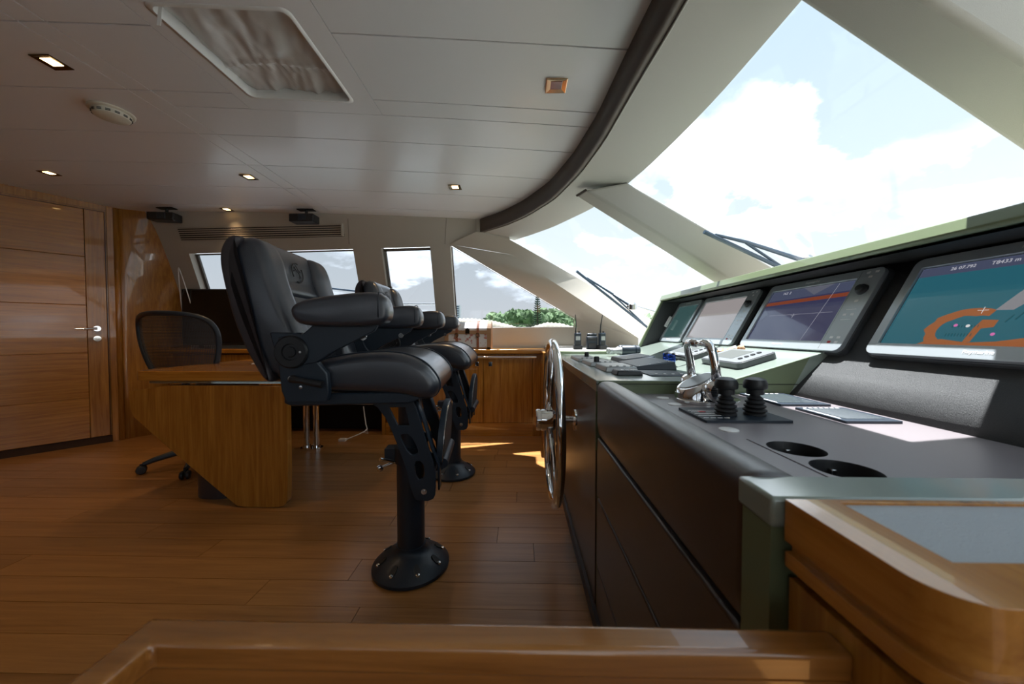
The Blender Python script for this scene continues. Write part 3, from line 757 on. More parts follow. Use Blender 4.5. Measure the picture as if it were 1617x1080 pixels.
# back: curved outline, wide at the top
BY = 2.37
outl = [(-.08, .68), (.20, .67), (.25, .75), (.275, .90), (.27, 1.02), (.22, 1.10), (.10, 1.128), (-.10, 1.135), (-.26, 1.125), (-.345, 1.09), (-.37, 1.03), (-.34, .95), (-.25, .84), (-.16, .73)]
outl = smoothed(outl, 2)
def bk(p, s=1.0, o=0):
    cxp, czp = -.03, .93; x = cxp + (p[0] - cxp) * s; z = czp + (p[1] - czp) * s
    return Vector((-2.39 + x, BY + .10 * (x / .3) ** 2 - .06 * (z - .9) + o, z))
b = B(); tube(b, [bk(p) for p in outl], .017, 12, True); link('back_frame', b, M['frame'], oc, smooth=180)
b = B()   # mesh skin as an actual lattice of strands
xs_ = [i * .0095 for i in range(-36, 30)]
import itertools
def inside(x, z):
    c = False; n = len(outl); j = n - 1
    for i in range(n):
        if (outl[i][1] > z) != (outl[j][1] > z) and x < (outl[j][0] - outl[i][0]) * (z - outl[i][1]) / (outl[j][1] - outl[i][1]) + outl[i][0]: c = not c
        j = i
    return c
for i in range(-40, 40):
    for j in range(66, 115):
        x, z = i * .0085, j * .01
        if inside(x + .004, z + .005):
            for (xa, za_, xb, zb_) in ((x, z, x + .0045, z + .01), (x, z, x + .0085, z + .0055)):
                v = [bk((xa, za_)), bk((xb, za_)), bk((xb, zb_)), bk((xa, zb_))]
                b.faces.new([b.verts.new(p) for p in v])
bmesh.ops.remove_doubles(b, verts=b.verts, dist=.0001)
sk = link('mesh_back', b, M['mesh'], oc); sk['kind'] = 'stuff'
b = B(); box(b, -2.49, -2.27, BY + .07, BY + .09, .70, .76); tube(b, [(-2.40, BY + .09, .73), (-2.40, BY + .13, .60), (-2.42, 2.58, .43)], .022, 12); link('back_support', b, M['frame'], oc, smooth=50)

# ------------------------------------------------------------------ helm chair
def helm_chair():
    O = Vector((0, 0, 0)); t = thing('helm_chair', (0, 0, 0), 'x', 'chair', 'pedestal helm chairs at the console')
    def lk(n, bm, m, par=None, **kw): return link(n, bm, M[m], par or t, **kw)
    # pedestal
    b = B(); lathe(b, O, [(.155, 0), (.160, .004), (.160, .016), (.150, .026), (.118, .05), (.085, .068), (.068, .078), (.062, .090), (.062, .10), (.0, .10)], n=56); base = lk('base', b, 'frame', smooth=35)
    for k in range(8):
        a = R(22.5 + 45 * k); b = B(); d = Vector((math.cos(a), math.sin(a), 0))
        lathe(b, d * .134 + Vector((0, 0, .036)), [(.0, .0), (.009, 0), (.009, .006), (.005, .009), (0, .009)], n=12); lk('bolt', b, 'steel', base, smooth=40)
        b = B(); m = Matrix.Translation(d * .120 + Vector((0, 0, .0485))) @ Matrix.Rotation(a, 4, 'Z') @ Matrix.Rotation(R(35), 4, 'Y')
        prism(b, [(.024 * math.cos(q) * 1.0, .012 * math.sin(q)) for q in [i * math.pi / 8 for i in range(16)]], -.004, .0035, 'z', mtx=m); lk('bolt_recess', b, 'pod_dark', base)
    b = B(); cyl(b, (0, 0, .09), (0, 0, .50), .057, n=36); lk('pole', b, 'frame', smooth=40)
    b = B(); cyl(b, (0, 0, .50), (0, 0, .745), .048, n=32); lk('inner_pole', b, 'frame', smooth=40)
    b = B(); cyl(b, (0, 0, .455), (0, 0, .52), .066, n=32); box(b, -.10, -.05, -.03, .03, .46, .515); col = lk('collar', b, 'frame', smooth=40)
    b = B(); tube(b, [(-.05, -.07, .475), (-.095, -.105, .50)], .007, 10); tube(b, [(-.045, -.07, .475), (-.10, -.075, .455)], .005, 8); lathe(b, (-.105, -.076, .452), [(0, -.014), (.012, -.008), (.014, 0), (.011, .009), (0, .013)], n=14); lk('clamp_handle', b, 'chrome', col, smooth=50)
    # leg brackets
    outer = smoothed([(-.14, .755), (.04, .755), (.062, .70), (.10, .56), (.125, .49), (.130, .38), (.115, .350), (.055, .350), (.040, .38), (.015, .48), (-.025, .60), (-.07, .70)], 1)
    holes = [[(-.045, .715), (.015, .715), (.03, .645), (-.012, .645)], smoothed([(-.006, .612), (.034, .612), (.064, .548), (.058, .532), (.030, .532), (.0, .59)], 1), smoothed([(.045, .505), (.082, .505), (.088, .44), (.056, .435)], 1)]
    for s in (-1, 1):
        b = B(); plate(b, outer, s * .15 - .006, s * .15 + .006, holes); br = lk('leg_bracket', b, 'frame', bevel=.002)
        b = B(); e = [(.050, .752), (.072, .69), (.112, .555), (.137, .49), (.140, .39)]
        quads(b, [[Vector((x, s * .15, z)) for x, z in e], [Vector((x, s * .15 - s * .05, z)) for x, z in e]]); lk('flange', b, 'frame', br, smooth=60, solid=(.006, 0))
        b = B(); cyl(b, (.085, s * .155, .39), (.085, s * .163, .39), .011, n=16); cyl(b, (.085, s * .163, .39), (.085, s * .166, .39), .006, n=12); lk('bolt', b, 'steel', br, smooth=40)
    b = B(); cyl(b, (.085, -.15, .39), (.085, .15, .39), .012); cyl(b, (.15, -.10, .475), (.15, .17, .475), .020); lk('footrest_tube', b, 'frame', smooth=40)
    b = B(); prof = smoothed([(-.12, .45), (.20, .45), (.20, .62), (.16, .69), (.08, .705), (-.02, .69), (-.10, .62), (-.12, .55)], 2)
    mt = Matrix.Rotation(R(4), 4, 'Y') @ Matrix.Translation((.13, 0, 0)); mt = Matrix.Translation((.10, 0, .0)) @ Matrix.Rotation(R(3), 4, 'Y')
    prism(b, prof, .0, .022, 'x', mtx=mt); fr = lk('footrest', b, 'frame', bevel=.006)
    b = B(); prism(b, inset2(prof, .022), .0225, .026, 'x', mtx=mt); lk('tread_pad', b, 'rubber', fr)
    b = B(); tube(b, [mt @ Vector((.024, y_, z_)) for y_, z_ in inset2(prof, .008)], .0025, 6, True); lk('edge_line', b, 'steel', fr)
    # seat frame
    b = B(); prism(b, [(-.385, .775), (-.37, .785), (.07, .785), (.085, .76), (.05, .745), (-.36, .740), (-.385, .75)], -.235, .235, 'y'); lk('seat_frame', b, 'frame', bevel=.006)
    # seat cushion
    sp = [(-.30, .79), (-.30, .88), (-.26, .905), (-.15, .925), (-.05, .932), (.03, .925), (.10, .895), (.145, .845), (.158, .805), (.14, .765), (.09, .755), (.03, .775), (-.10, .785)]
    b = B(); cushion(b, sp, -.255, .255, .045, bulge=.0); st = lk('seat', b, 'leather', smooth=180)
    for yy in (-.212, .212):
        q = smoothed(sp, 2); q = [p for p in q if p[1] > .79 or p[0] > .1]; q.sort(key=lambda p: math.atan2(p[1] - .80, p[0] + .05), reverse=True)
        q = [p for p in q if math.atan2(p[1] - .80, p[0] + .05) > -.35 and p[0] > -.28]
        b = B(); tube(b, [(x + (.0015 if x > 0 else 0), yy, z + .0015) for x, z in q], .0028, 8); lk('piping', b, 'frame', st, smooth=180)
    # side brackets and arms
    for s in (-1, 1):
        def Y(a, b_): return (s * a, s * b_) if s > 0 else (-b_, -a)
        y0, y1 = Y(.258, .285)
        b = B(); prism(b, [(-.40, 1.00), (-.30, 1.0), (-.27, .93), (-.215, .86), (-.21, .80), (-.215, .765), (-.35, .765), (-.365, .80), (-.375, .90)], y0, y1, 'y'); sb = lk('side_bracket', b, 'frame', bevel=.004)
        b = B(); yo = s * .285; sg = Vector((0, s, 0)); lathe(b, Vector((-.325, yo, .935)), [(.055, 0), (.055, .012), (.050, .018), (.028, .018), (.026, .013), (.018, .013), (.016, .018), (0, .018)], sg, 40); lk('hinge', b, 'plastic', sb, smooth=35)
        b = B(); lathe(b, Vector((-.292, yo + s * .018, .935)), [(.004, 0), (.004, .002), (0, .002)], sg, 14); lathe(b, Vector((-.30, yo, .815)), [(.006, 0), (.006, .004), (0, .005)], sg, 12); lk('screw', b, 'steel', sb, smooth=40)
        b = B(); tube(b, [(-.325, yo + s * .012, .845), (-.29, yo + s * .02, .84), (-.22, yo + s * .02, .826)], [.013, .010, .013], 12); lk('recline_lever', b, 'plastic', sb, smooth=60)
        b = B(); lathe(b, Vector((-.325, yo, .845)), [(.010, 0), (.010, .016), (0, .017)], sg, 14); lk('lever_bolt', b, 'steel', sb, smooth=40)
        ya, yb = Y(.270, .292)
        b = B(); prism(b, [(-.37, .985), (-.29, .995), (-.25, 1.03), (-.04, 1.03), (-.055, 1.005), (-.19, .935), (-.24, .90), (-.30, .89), (-.36, .91)], ya, yb, 'y'); ar = lk('arm_support', b, 'frame', bevel=.004)
        b = B(); cyl(b, (-.10, s * .262, .985), (-.10, s * .270, .985), .012, n=14); lk('bolt', b, 'steel', ar, smooth=40)
        ap = [(-.305, 1.045), (-.312, 1.085), (-.27, 1.108), (-.17, 1.125), (-.06, 1.136), (-.015, 1.128), (.004, 1.09), (.002, 1.045), (-.02, 1.025), (-.10, 1.02), (-.27, 1.020)]
        y2, y3 = Y(.245, .335)
        b = B(); cushion(b, ap, y2, y3, .022, k=5); am = lk('armrest', b, 'leather', smooth=180)
        b = B(); sm_ = smoothed(ap, 2); 
        tube(b, [(-.028, y2 + (y3 - y2) * q_, z_) for q_, z_ in [(.0, 1.05), (.0, 1.11), (.12, 1.132), (.5, 1.1365), (.88, 1.132), (1.0, 1.11), (1.0, 1.05)]], .0022, 6); lk('piping', b, 'frame', am, smooth=180)
    # backrest: shell behind, two bolsters, centre pad, headrest pad
    shell = [(-.575, 1.26), (-.565, 1.18), (-.53, 1.03), (-.485, .92), (-.435, .83), (-.40, .83), (-.44, .93), (-.49, 1.06), (-.525, 1.18), (-.525, 1.27), (-.50, 1.325), (-.53, 1.335), (-.56, 1.31)]
    b = B(); cushion(b, shell, -.265, .265, .018, k=5); bs = lk('backrest_shell', b, 'leather_side', smooth=180)
    bol = [(-.50, 1.335), (-.455, 1.325), (-.425, 1.27), (-.41, 1.20), (-.385, 1.12), (-.345, 1.03), (-.31, .95), (-.29, .87), (-.33, .83), (-.42, .84), (-.465, .94), (-.51, 1.06), (-.545, 1.18), (-.545, 1.29)]
    for s in (-1, 1):
        y0, y1 = (-.258, -.125) if s < 0 else (.125, .258)
        b = B(); cushion(b, bol, y0, y1, .040, k=6); bb_ = lk('side_bolster', b, 'leather', smooth=180)
        front = [(-.47, 1.322), (-.438, 1.28), (-.4235, 1.22), (-.398, 1.12), (-.358, 1.03), (-.322, .95), (-.302, .89)]
        b = B(); tube(b, [(x, s * .207, z) for x, z in front], .0028, 6); lk('piping', b, 'frame', bb_, smooth=180)
    cp = [(-.50, 1.20), (-.455, 1.175), (-.43, 1.12), (-.395, 1.04), (-.36, .95), (-.35, .86), (-.40, .85), (-.47, .95), (-.52, 1.08)]
    b = B(); cushion(b, cp, -.172, .172, .02, k=4); lk('centre_pad', b, 'leather', smooth=180)
    hp = [(-.53, 1.345), (-.485, 1.335), (-.462, 1.28), (-.450, 1.20), (-.425, 1.155), (-.45, 1.135), (-.50, 1.145), (-.54, 1.20), (-.55, 1.30)]
    b = B(); cushion(b, hp, -.166, .166, .018, k=4); hr = lk('headrest', b, 'leather', smooth=180)
    # embroidered emblem: two facing arcs with crossing strokes
    mt = Matrix.Translation((-.4535, 0, 1.245)) @ Matrix.Rotation(R(-11), 4, 'Y'); r = .040
    b = B()
    tube(b, [mt @ Vector((.001, r * math.cos(a), r * math.sin(a))) for a in [R(70 + i * 14) for i in range(11)]], .0024, 6)
    tube(b, [mt @ Vector((.001, r * math.cos(a), r * math.sin(a))) for a in [R(250 + i * 14) for i in range(11)]], .0024, 6)
    tube(b, [mt @ Vector((.001, -.028, .004)), mt @ Vector((.002, .0, .012)), mt @ Vector((.001, .026, .006))], .0018, 6)
    tube(b, [mt @ Vector((.001, -.02, .022)), mt @ Vector((.002, .004, .0)), mt @ Vector((.001, .02, -.02))], .0016, 6)
    tube(b, [mt @ Vector((.001, -.005, .03)), mt @ Vector((.002, .012, .008)), mt @ Vector((.001, .006, -.026))], .0014, 6)
    lk('emblem', b, 'pod_dark', hr)
    return t
hc = helm_chair()
hc.location = (-.465, 1.49, 0); hc.rotation_euler = (0, 0, R(5)); hc['label'] = 'nearest black leather helm chair on a round pedestal'
copy_tree(hc, (-.475, 2.49, 0), R(1), 'black leather helm chair farther away, partly hidden by the nearest one')

# ------------------------------------------------------------------ helm console
XF = .263
con = thing('helm_console', (.6, 1.5, 0), 'dark brown and sage green helm console running across the right side', 'console')
# wing: far part
cbox('wing_body', XF + .012, 1.245, 1.215, 2.80, .0, .80, 'console', con)
cbox('wing_panel', XF, XF + .014, 1.222, 3.0, .05, .812, 'console', con, bevel=.002)
b = B(); prism(b, [(XF - .004, .800), (XF - .004, .838), (.70, .838), (1.10, .963), (1.10, .80)], 1.20, 2.66, 'y'); wt = link('wing_top', b, M['green_skylit'], con, bevel=.003)
b = B(); prism(b, [(XF - .004, .60), (XF - .004, .802), (.95, .802), (.95, .74), (.93, .60)], 1.203, 1.215, 'y'); link('riser', b, M['green'], con)
b = B(); prism(b, [(XF + .004, .793), (XF + .004, .8365), (.70, .8365), (.965, .919), (.90, .793)], 1.1975, 1.2, 'y'); link('riser_face', b, M['green'], con)
cbox('joint_line', XF - .0045, .95, 1.196, 1.1975, .826, .828, 'pod_dark', con)
cbox('far_ledge', XF, 1.25, 2.78, 3.66, .80, .862, 'beige_light', con, bevel=.004)
cbox('far_riser', XF, 1.25, 2.66, 2.785, .80, .860, 'green', con, bevel=.004)
cbox('kick_base', XF - .012, XF + .03, .45, 3.0, 0, .05, 'leather_side', con)
cbox('gap_post', XF + .004, XF + .02, 1.196, 1.222, .0, .80, 'green', con)
# near part
cbox('near_body', XF + .012, .93, .40, 1.19, 0, .715, 'console', con)
b = B(); prism(b, [(XF + .10, .72), (XF + .10, .796), (.93, .796), (.93, .72)], .405, 1.20, 'y'); 
bm_, b = b, B()
bm_.free()
# top surface with the hole for the cup-holder tray
TX0, TX1, TY0, TY1 = .437, .545, .478, .690
prism(b, [(XF + .06, .40), (.94, .40), (.94, 1.199), (XF + .06, 1.199)], .778, .794, 'z', [[(TX0, TY0), (TX1, TY0), (TX1, TY1), (TX0, TY1)]]); link('top_surface', b, M['console_top'], con)
bolp = [(XF - .004, .66), (XF - .004, .80), (XF - .003, .822), (XF + .003, .832), (XF + .014, .8375), (XF + .035, .838), (XF + .060, .832), (XF + .090, .810), (XF + .125, .795), (XF + .125, .775), (XF + .02, .66)]
b = B(); cushion(b, bolp, .412, 1.190, .012, k=4, it=1); link('edge_bolster', b, M['console'], con, smooth=40)
for i, (z0, z1) in enumerate(((.452, .648), (.215, .444), (.055, .207))):
    cbox('front_panel', XF - .002, XF + .014, .42, 1.190, z0, z1, 'console', con, bevel=.006, seg=3)
# near end cap in green
b = B(); prism(b, [(XF - .006, .80), (1.0, .80), (1.0, .832), (XF - .006, .832)], .362, .420, 'y'); link('end_cap_top', b, M['green_skylit'], con, bevel=.004)
b = B(); prism(b, [(XF - .004, .02), (1.0, .02), (1.0, .80), (XF - .004, .80)], .366, .412, 'y'); link('end_cap', b, M['green'], con)
# ------------------------------------------------------------------ instrument pod
def pprof(z):     # panel surface
    return interp([(.79, .905), (.93, 1.045), (1.24, 1.215)], z)
pod = thing('instrument_pod', (1.1, 1.4, .79), 'sage green hooded instrument housing with woven charcoal face', 'instrument housing')
PY0, PY1 = .25, 2.60
b = B(); quads(b, [[Vector((pprof(z), y_, z)) for z in (.785, .86, .93, 1.03, 1.13, 1.23)] for y_ in (PY0, PY1)]); link('woven_face', b, M['pod_fabric'], pod, smooth=30, solid=(.01, -1))
b = B(); prism(b, [(1.028, 1.226), (1.022, 1.236), (1.036, 1.268), (1.25, 1.285), (1.34, 1.10), (1.36, .90), (1.32, .90), (1.24, 1.235), (1.12, 1.236)], PY0, PY1 + .02, 'y'); link('hood', b, M['green'], pod, bevel=.003)
b = B(); prism(b, [(.87, .865), (.862, .885), (1.03, 1.24), (1.24, 1.25), (1.32, .865)], PY1 - .002, PY1 + .024, 'y'); link('end_cheek', b, M['green'], pod, bevel=.003)
b = B(); prism(b, [(1.045, 1.220), (1.06, 1.2255), (1.22, 1.2255), (1.20, 1.215)], PY0, PY1 - .004, 'y'); link('hood_lining', b, M['pod_dark'], pod)
b = B(); prism(b, [(.885, .868), (.885, .90), (1.04, 1.225), (1.22, 1.225), (1.05, .90), (1.0, .868)], PY1 - .008, PY1 - .003, 'y'); link('cheek_lining', b, M['pod_fabric'], pod)
# monitors: local frame u = -Y (to starboard), v = up the face, w = out of the face
vdir = Vector((1.17 - 1.018, 0, 1.203 - .928)).normalized(); udir = Vector((0, -1, 0)); wdir = udir.cross(vdir).normalized()
if wdir.x > 0: wdir = -wdir
def MM(y, c=0): 
    o = Vector((1.018, y, .928)); m = Matrix((( udir.x, vdir.x, wdir.x, o.x), (udir.y, vdir.y, wdir.y, o.y), (udir.z, vdir.z, wdir.z, o.z), (0, 0, 0, 1))); return m
VH = math.hypot(1.17 - 1.018, 1.203 - .928)
def emis(name, col, s=1.0):
    m = mat(name, tuple(c * .15 for c in col), 0.12, emit=col, estr=s * .62, coat=.5); return m
scr = {'teal': emis('screen_teal', (.018, .10, .135), 1.1), 'orange': emis('screen_orange', (.30, .095, .03), 1.0), 'grey': emis('screen_grey', (.22, .22, .24), 1), 'navy': emis('screen_navy', (.035, .035, .085), 1.0),
       'rust': emis('screen_rust', (.20, .045, .02), 1), 'pale': emis('screen_pale', (.33, .30, .30), 1), 'top': emis('screen_topbar', (.06, .07, .12), 1), 'txt': emis('screen_text', (.45, .45, .5), 1), 'dim': emis('screen_reflection_glow', (.05, .11, .11), .8), 'slate': emis('screen_slate', (.11, .115, .15), 1), 'sky': emis('screen_dark_teal', (.006, .055, .07), 1), 'white': emis('screen_white', (.7, .7, .7), 1), 'pink': emis('screen_pink', (.6, .15, .4), 1)}
def prect(m, u0, u1, v0, v1, w0, w1, r, b=None):
    b = b or B(); prism(b, rrect(u0, u1, v0, v1, r), w0, w1, 'z', mtx=m); return b
def flat(mon, m, poly, w, mm, name='chart_shape'):
    b = B(); prism(b, poly, w - .0003, w, 'z', mtx=m); return link(name, b, mm, mon)
def monitor(yl, wd, label, keys=True):
    m = MM(yl); t = thing('chart_plotter', tuple(m @ Vector((wd / 2, 0, 0))), label, 'monitor', 'marine displays in the instrument housing')
    b = prect(m, 0, wd, 0, VH, -.01, .006, .022); link('rear_case', b, M['bezel_dark'], t, bevel=.002)
    uR = wd - .088 if keys else wd - .03
    b = B(); prism(b, rrect(.004, wd - .004, .004, VH - .004, .022), .006, .020, 'z', [rrect(.028, uR, .038, VH - .035, .003)], mtx=m); bz = link('bezel', b, M['bezel'], t, bevel=.003)
    b = prect(m, .027, uR + .001, .037, VH - .034, .006, .0135, .003); sr = link('screen', b, M['screen_black'], t)
    if keys:
        ku = (uR + wd) / 2 + .002
        b = B(); lathe(b, m @ Vector((ku, VH * .73, .019)), [(.019, 0), (.017, .010), (.012, .012), (.011, .018), (0, .019)], wdir, 24); kn = link('dial', b, M['plastic'], bz, smooth=35)
        b = B(); cyl(b, m @ Vector((ku, VH * .73, .036)), m @ Vector((ku, VH * .73, .046)), .0055, n=12); link('dial_tip', b, M['plastic'], kn, smooth=40) if False else b.free()
        b = B()
        for v_, us in ((.94, (-.014, .014)), (.885, (.0,)), (.60, (0,)), (.44, (-.013, .013)), (.17, (-.013, .013)), (.115, (.013,))):
            for u_ in us: prect(m, ku + u_ - .006, ku + u_ + .006, VH * v_ - .004, VH * v_ + .004, .0195, .0206, .002, b)
        for v_ in (.50, .38): prect(m, ku - .018, ku + .018, VH * v_ - .0008, VH * v_ + .0008, .0195, .0205, .0005, b)
        link('key_legends', b, M['keys'], bz)
        b = B(); prect(m, ku - .019, ku - .007, VH * .115 - .004, VH * .115 + .004, .0195, .0206, .002, b); link('red_key', b, M['red'], bz)
        b = B(); prect(m, uR + .006, uR + .0066, .01, VH - .01, .0195, .0203, .0002, b); link('key_panel_line', b, M['bezel_dark'], bz)
    Mt = m @ Matrix.Translation((wd * .46, VH - .019, .0208)); text_mesh('maker_lettering', 'Raymarine', .016, Mt, 'keys', bz)
    Mt = m @ Matrix.Translation((wd * .46, .021, .0208)); text_mesh('maker_lettering', 'Raymarine', .013, Mt, 'keys', bz)
    return t, m, sr, uR
M['red'] = mat('red_print', (.5, .03, .03), .5)
T1 = .0138
# the four displays
t, m, sr, uR = monitor(2.585, .335, 'farthest display at the port end of the housing, teal reflection', keys=False)
flat(sr, m, [(.03, .04), (uR - .002, .04), (uR - .002, VH - .037), (.03, VH - .037)], T1 + .0002, scr['dim'], 'screen_image')  # dim teal glow painted in for the reflection on this screen
t, m, sr, uR = monitor(2.225, .515, 'pale washed-out display second from the far end, behind the throttle')
flat(sr, m, [(.03, .04), (uR - .002, .04), (uR - .002, VH - .037), (.03, VH - .037)], T1 + .0002, scr['pale'], 'screen_image')
t, m, sr, uR = monitor(1.65, .515, 'display with dark navy radar picture and rust band, beside the teal chart')
flat(sr, m, [(.03, .04), (uR - .002, .04), (uR - .002, VH - .037), (.03, VH - .037)], T1 + .0002, scr['navy'], 'screen_image')
flat(sr, m, [(.03, VH - .085), (uR - .002, VH - .075), (uR - .002, VH - .037), (.03, VH - .037)], T1 + .0005, scr['top'])
flat(sr, m, [(.03, VH - .108), (uR - .002, VH - .098), (uR - .002, VH - .082), (.03, VH - .092)], T1 + .0006, scr['rust'])
flat(sr, m, [(.20, VH - .037), (.34, VH - .037), (.27, VH - .075)], T1 + .0007, scr['slate'])
flat(sr, m, [(.03, VH - .115), (.075, VH - .15), (.03, VH - .20)], T1 + .0007, scr['top'])
b = B(); prect(m, .215, .235, .150, .151, T1 + .0008, T1 + .001, .0003, b); prect(m, .2245, .2255, .14, .16, T1 + .0008, T1 + .001, .0003, b)
prect(m, .09, .40, .1555, .1561, T1 + .0008, T1 + .001, .0002, b)
prism(b, [(.33, .04), (.3308, .04), (.3608, VH - .04), (.36, VH - .04)], T1 + .0008, T1 + .001, 'z', mtx=m); link('screen_marks', b, scr['txt'], sr)
text_mesh('screen_text', '14.2  2', .016, m @ Matrix.Translation((.12, VH - .052, T1 + .001)), scr['txt'], sr)
t, m, sr, uR = monitor(1.06, .56, 'nearest display showing a teal chart with an orange ring of land')
flat(sr, m, [(.03, .04), (uR - .002, .04), (uR - .002, VH - .037), (.03, VH - .037)], T1 + .0002, scr['teal'], 'screen_image')
flat(sr, m, [(.03, VH - .065), (uR - .002, VH - .065), (uR - .002, VH - .037), (.03, VH - .037)], T1 + .0005, scr['top'])
arc = []
for i in range(17):
    a = R(62 + 188 * i / 16); arc.append((.203 + .080 * math.cos(a) * (1 + .06 * math.sin(i * 2.1)), .082 + .058 * math.sin(a)))
for i in range(17):
    a = R(250 - 188 * i / 16); arc.append((.206 + .058 * math.cos(a), .080 + .040 * math.sin(a) * (1 + .05 * math.sin(i * 1.7))))
flat(sr, m, arc, T1 + .0006, scr['orange'])
flat(sr, m, [(.12, .040), (uR - .003, .040), (uR - .003, .085), (.40, .070), (.33, .066), (.27, .052), (.22, .048), (.17, .056), (.14, .052)], T1 + .00062, scr['orange'])
flat(sr, m, [(.212, .046), (.226, .050), (.232, .085), (.252, .088), (.254, .106), (.226, .108), (.218, .085)], T1 + .0007, scr['orange'])
flat(sr, m, [(.238, .132), (.268, .131), (.288, .155), (.276, .178), (.262, .176)], T1 + .00065, scr['grey'])
flat(sr, m, [(.262, .172), (.276, .174), (.300, VH - .066), (.285, VH - .066)], T1 + .0007, scr['grey'])
b = B()
for i in range(6): prism(b, [(.265 + i * .014, .100 + i * .006), (.267 + i * .014, .100 + i * .006), (.275 + i * .014, .118 + i * .007), (.273 + i * .014, .118 + i * .007)], T1 + .0008, T1 + .001, 'z', mtx=m)
for i in range(9): prect(m, .172 + i * .006, .1735 + i * .006, .064, .072, T1 + .0008, T1 + .001, .0004, b); prect(m, .176 + i * .006, .1775 + i * .006, .088, .094, T1 + .0008, T1 + .001, .0004, b)
link('chart_piers', b, scr['sky'], sr)
b = B(); prect(m, .207, .227, .1325, .1335, T1 + .0009, T1 + .0011, .0004, b); prect(m, .2165, .2175, .124, .142, T1 + .0009, T1 + .0011, .0004, b); link('cursor', b, scr['white'], sr)
for u_, v_, c_ in ((.182, .094, 'pink'), (.206, .092, 'white'), (.258, .070, 'pink')): flat(sr, m, [(u_ + .004 * math.cos(a), v_ + .004 * math.sin(a)) for a in [i * math.pi / 5 for i in range(10)]], T1 + .0011, scr[c_])
text_mesh('screen_text', '26 07.792', .013, m @ Matrix.Translation((.125, VH - .050, T1 + .001)), scr['txt'], sr)
text_mesh('screen_text', 'T8433 m', .014, m @ Matrix.Translation((.205, VH - .050, T1 + .001)), scr['txt'], sr)
# small items on the pod face at its far end
b = B(); m = MM(2.545); prect(m, -.02, .005, .11, .19, .03, .045, .006, b); tag(link('handset_rest', b, M['white'], org=tuple(m @ Vector((0, .11, .03)))), 'small white clip at the far end of the display row', 'clip')

# ------------------------------------------------------------------ steering wheel
wc = Vector((.153, 1.66, .590)); RW = .362
sw = thing('steering_wheel', (XF - .001, 1.66, .590), 'large polished chrome steering wheel on the console front', 'steering wheel')
b = B(); tube(b, [wc + Vector((0, RW * math.cos(a), RW * math.sin(a))) for a in [i * math.pi / 36 for i in range(72)]], .0195, 16, True); link('rim', b, M['chrome'], sw, smooth=180)
for k in range(5):
    a = R(90 + 72 * k); d = Vector((0, math.cos(a), math.sin(a)))
    b = B(); tube(b, [wc + d * .03 + Vector((-.015, 0, 0)), wc + d * .18 + Vector((-.004, 0, 0)), wc + d * RW], [.016, .011, .010], 12); link('spoke', b, M['chrome'], sw, smooth=180)
b = B(); lathe(b, wc, [(.0, -.078), (.046, -.076), (.050, -.070), (.050, -.058), (.046, -.054), (.050, -.050), (.050, -.016), (.052, .0), (.040, .018), (.022, .022), (.018, .05), (.018, .075), (0, .075)], 'x', 36); link('hub', b, M['chrome'], sw, smooth=35)
b = B(); cyl(b, wc + Vector((.06, 0, 0)), (XF, 1.66, .59), .016, n=20); lathe(b, (XF - .012, 1.66, .59), [(.05, .012), (.048, .004), (.022, 0)], 'x', 28)
link('shaft', b, M['chrome'], sw, smooth=40)

# ------------------------------------------------------------------ things on the near console surface
ZT = .794
th = thing('throttle', (.548, 1.085, ZT), 'twin-lever polished chrome throttle on the near console top', 'throttle')
b = B(); prism(b, smoothed([(.46, 1.02), (.575, .99), (.65, 1.03), (.66, 1.13), (.58, 1.17), (.49, 1.15)], 2), ZT, ZT + .010, 'z'); link('base_plate', b, M['chrome'], th, bevel=.003)
mt = Matrix.Translation((.545, 1.08, ZT + .01)); b = B()
el = lambda rx, ry, cx_, cy_, z: [Vector((.545 + cx_ + rx * math.cos(a), 1.08 + cy_ + ry * math.sin(a), z + (.0 if z < ZT + .03 else .50 * (rx * math.cos(a))))) for a in [i * math.pi / 16 for i in range(32)]]
quads(b, [el(.072, .062, -.0, 0, ZT + .008), el(.070, .060, -.0, 0, ZT + .025), el(.060, .055, -.008, 0, ZT + .050), el(.052, .050, -.012, 0, ZT + .060)], True, True); link('housing', b, M['chrome'], th, smooth=50)
b = B(); quads(b, [el(.045, .043, -.013, 0, ZT + .0600), el(.043, .041, -.013, 0, ZT + .0625)], True, True); link('keypad', b, M['silver_plastic'], th)
for sgn, xo in ((-1, 0), (1, 0)):
    yy = 1.08 + sgn * .073
    b = B(); lathe(b, Vector((.555, yy, ZT + .042)), [(.0, -.022), (.026, -.020), (.032, -.012), (.032, .012), (.026, .020), (0, .022)], 'y', 28); hbx = link('lever_hub', b, M['chrome'], th, smooth=40)
    b = B(); tube(b, [(.555, yy, ZT + .05), (.552, yy, ZT + .10), (.542, yy, ZT + .150), (.538, yy - sgn * .004, ZT + .165), (.537, yy - sgn * .018, ZT + .174), (.537, yy - sgn * .040, ZT + .175), (.537, yy - sgn * .066, ZT + .173)], [.014, .0125, .0115, .0115, .012, .012, .0115], 16); link('lever', b, M['chrome'], hbx, smooth=180)
jp = thing('joystick_controller', (.525, .88, ZT), 'black joystick control panel beside the chrome throttle', 'control panel')
b = B(); prism(b, rrect(.425, .622, .812, .955, .004), ZT, ZT + .006, 'z'); link('plate', b, M['frame'], jp, bevel=.001)
b = B(); 
for i in range(4): box(b, .432 + i * .016, .444 + i * .016, .835, .838, ZT + .006, ZT + .0066); box(b, .432, .50, .86 + i * .018, .863 + i * .018, ZT + .006, ZT + .0066)
link('print', b, M['keys'], jp)
b = B(); box(b, .452, .468, .895, .908, ZT + .006, ZT + .0067); link('red_print', b, M['red'], jp)
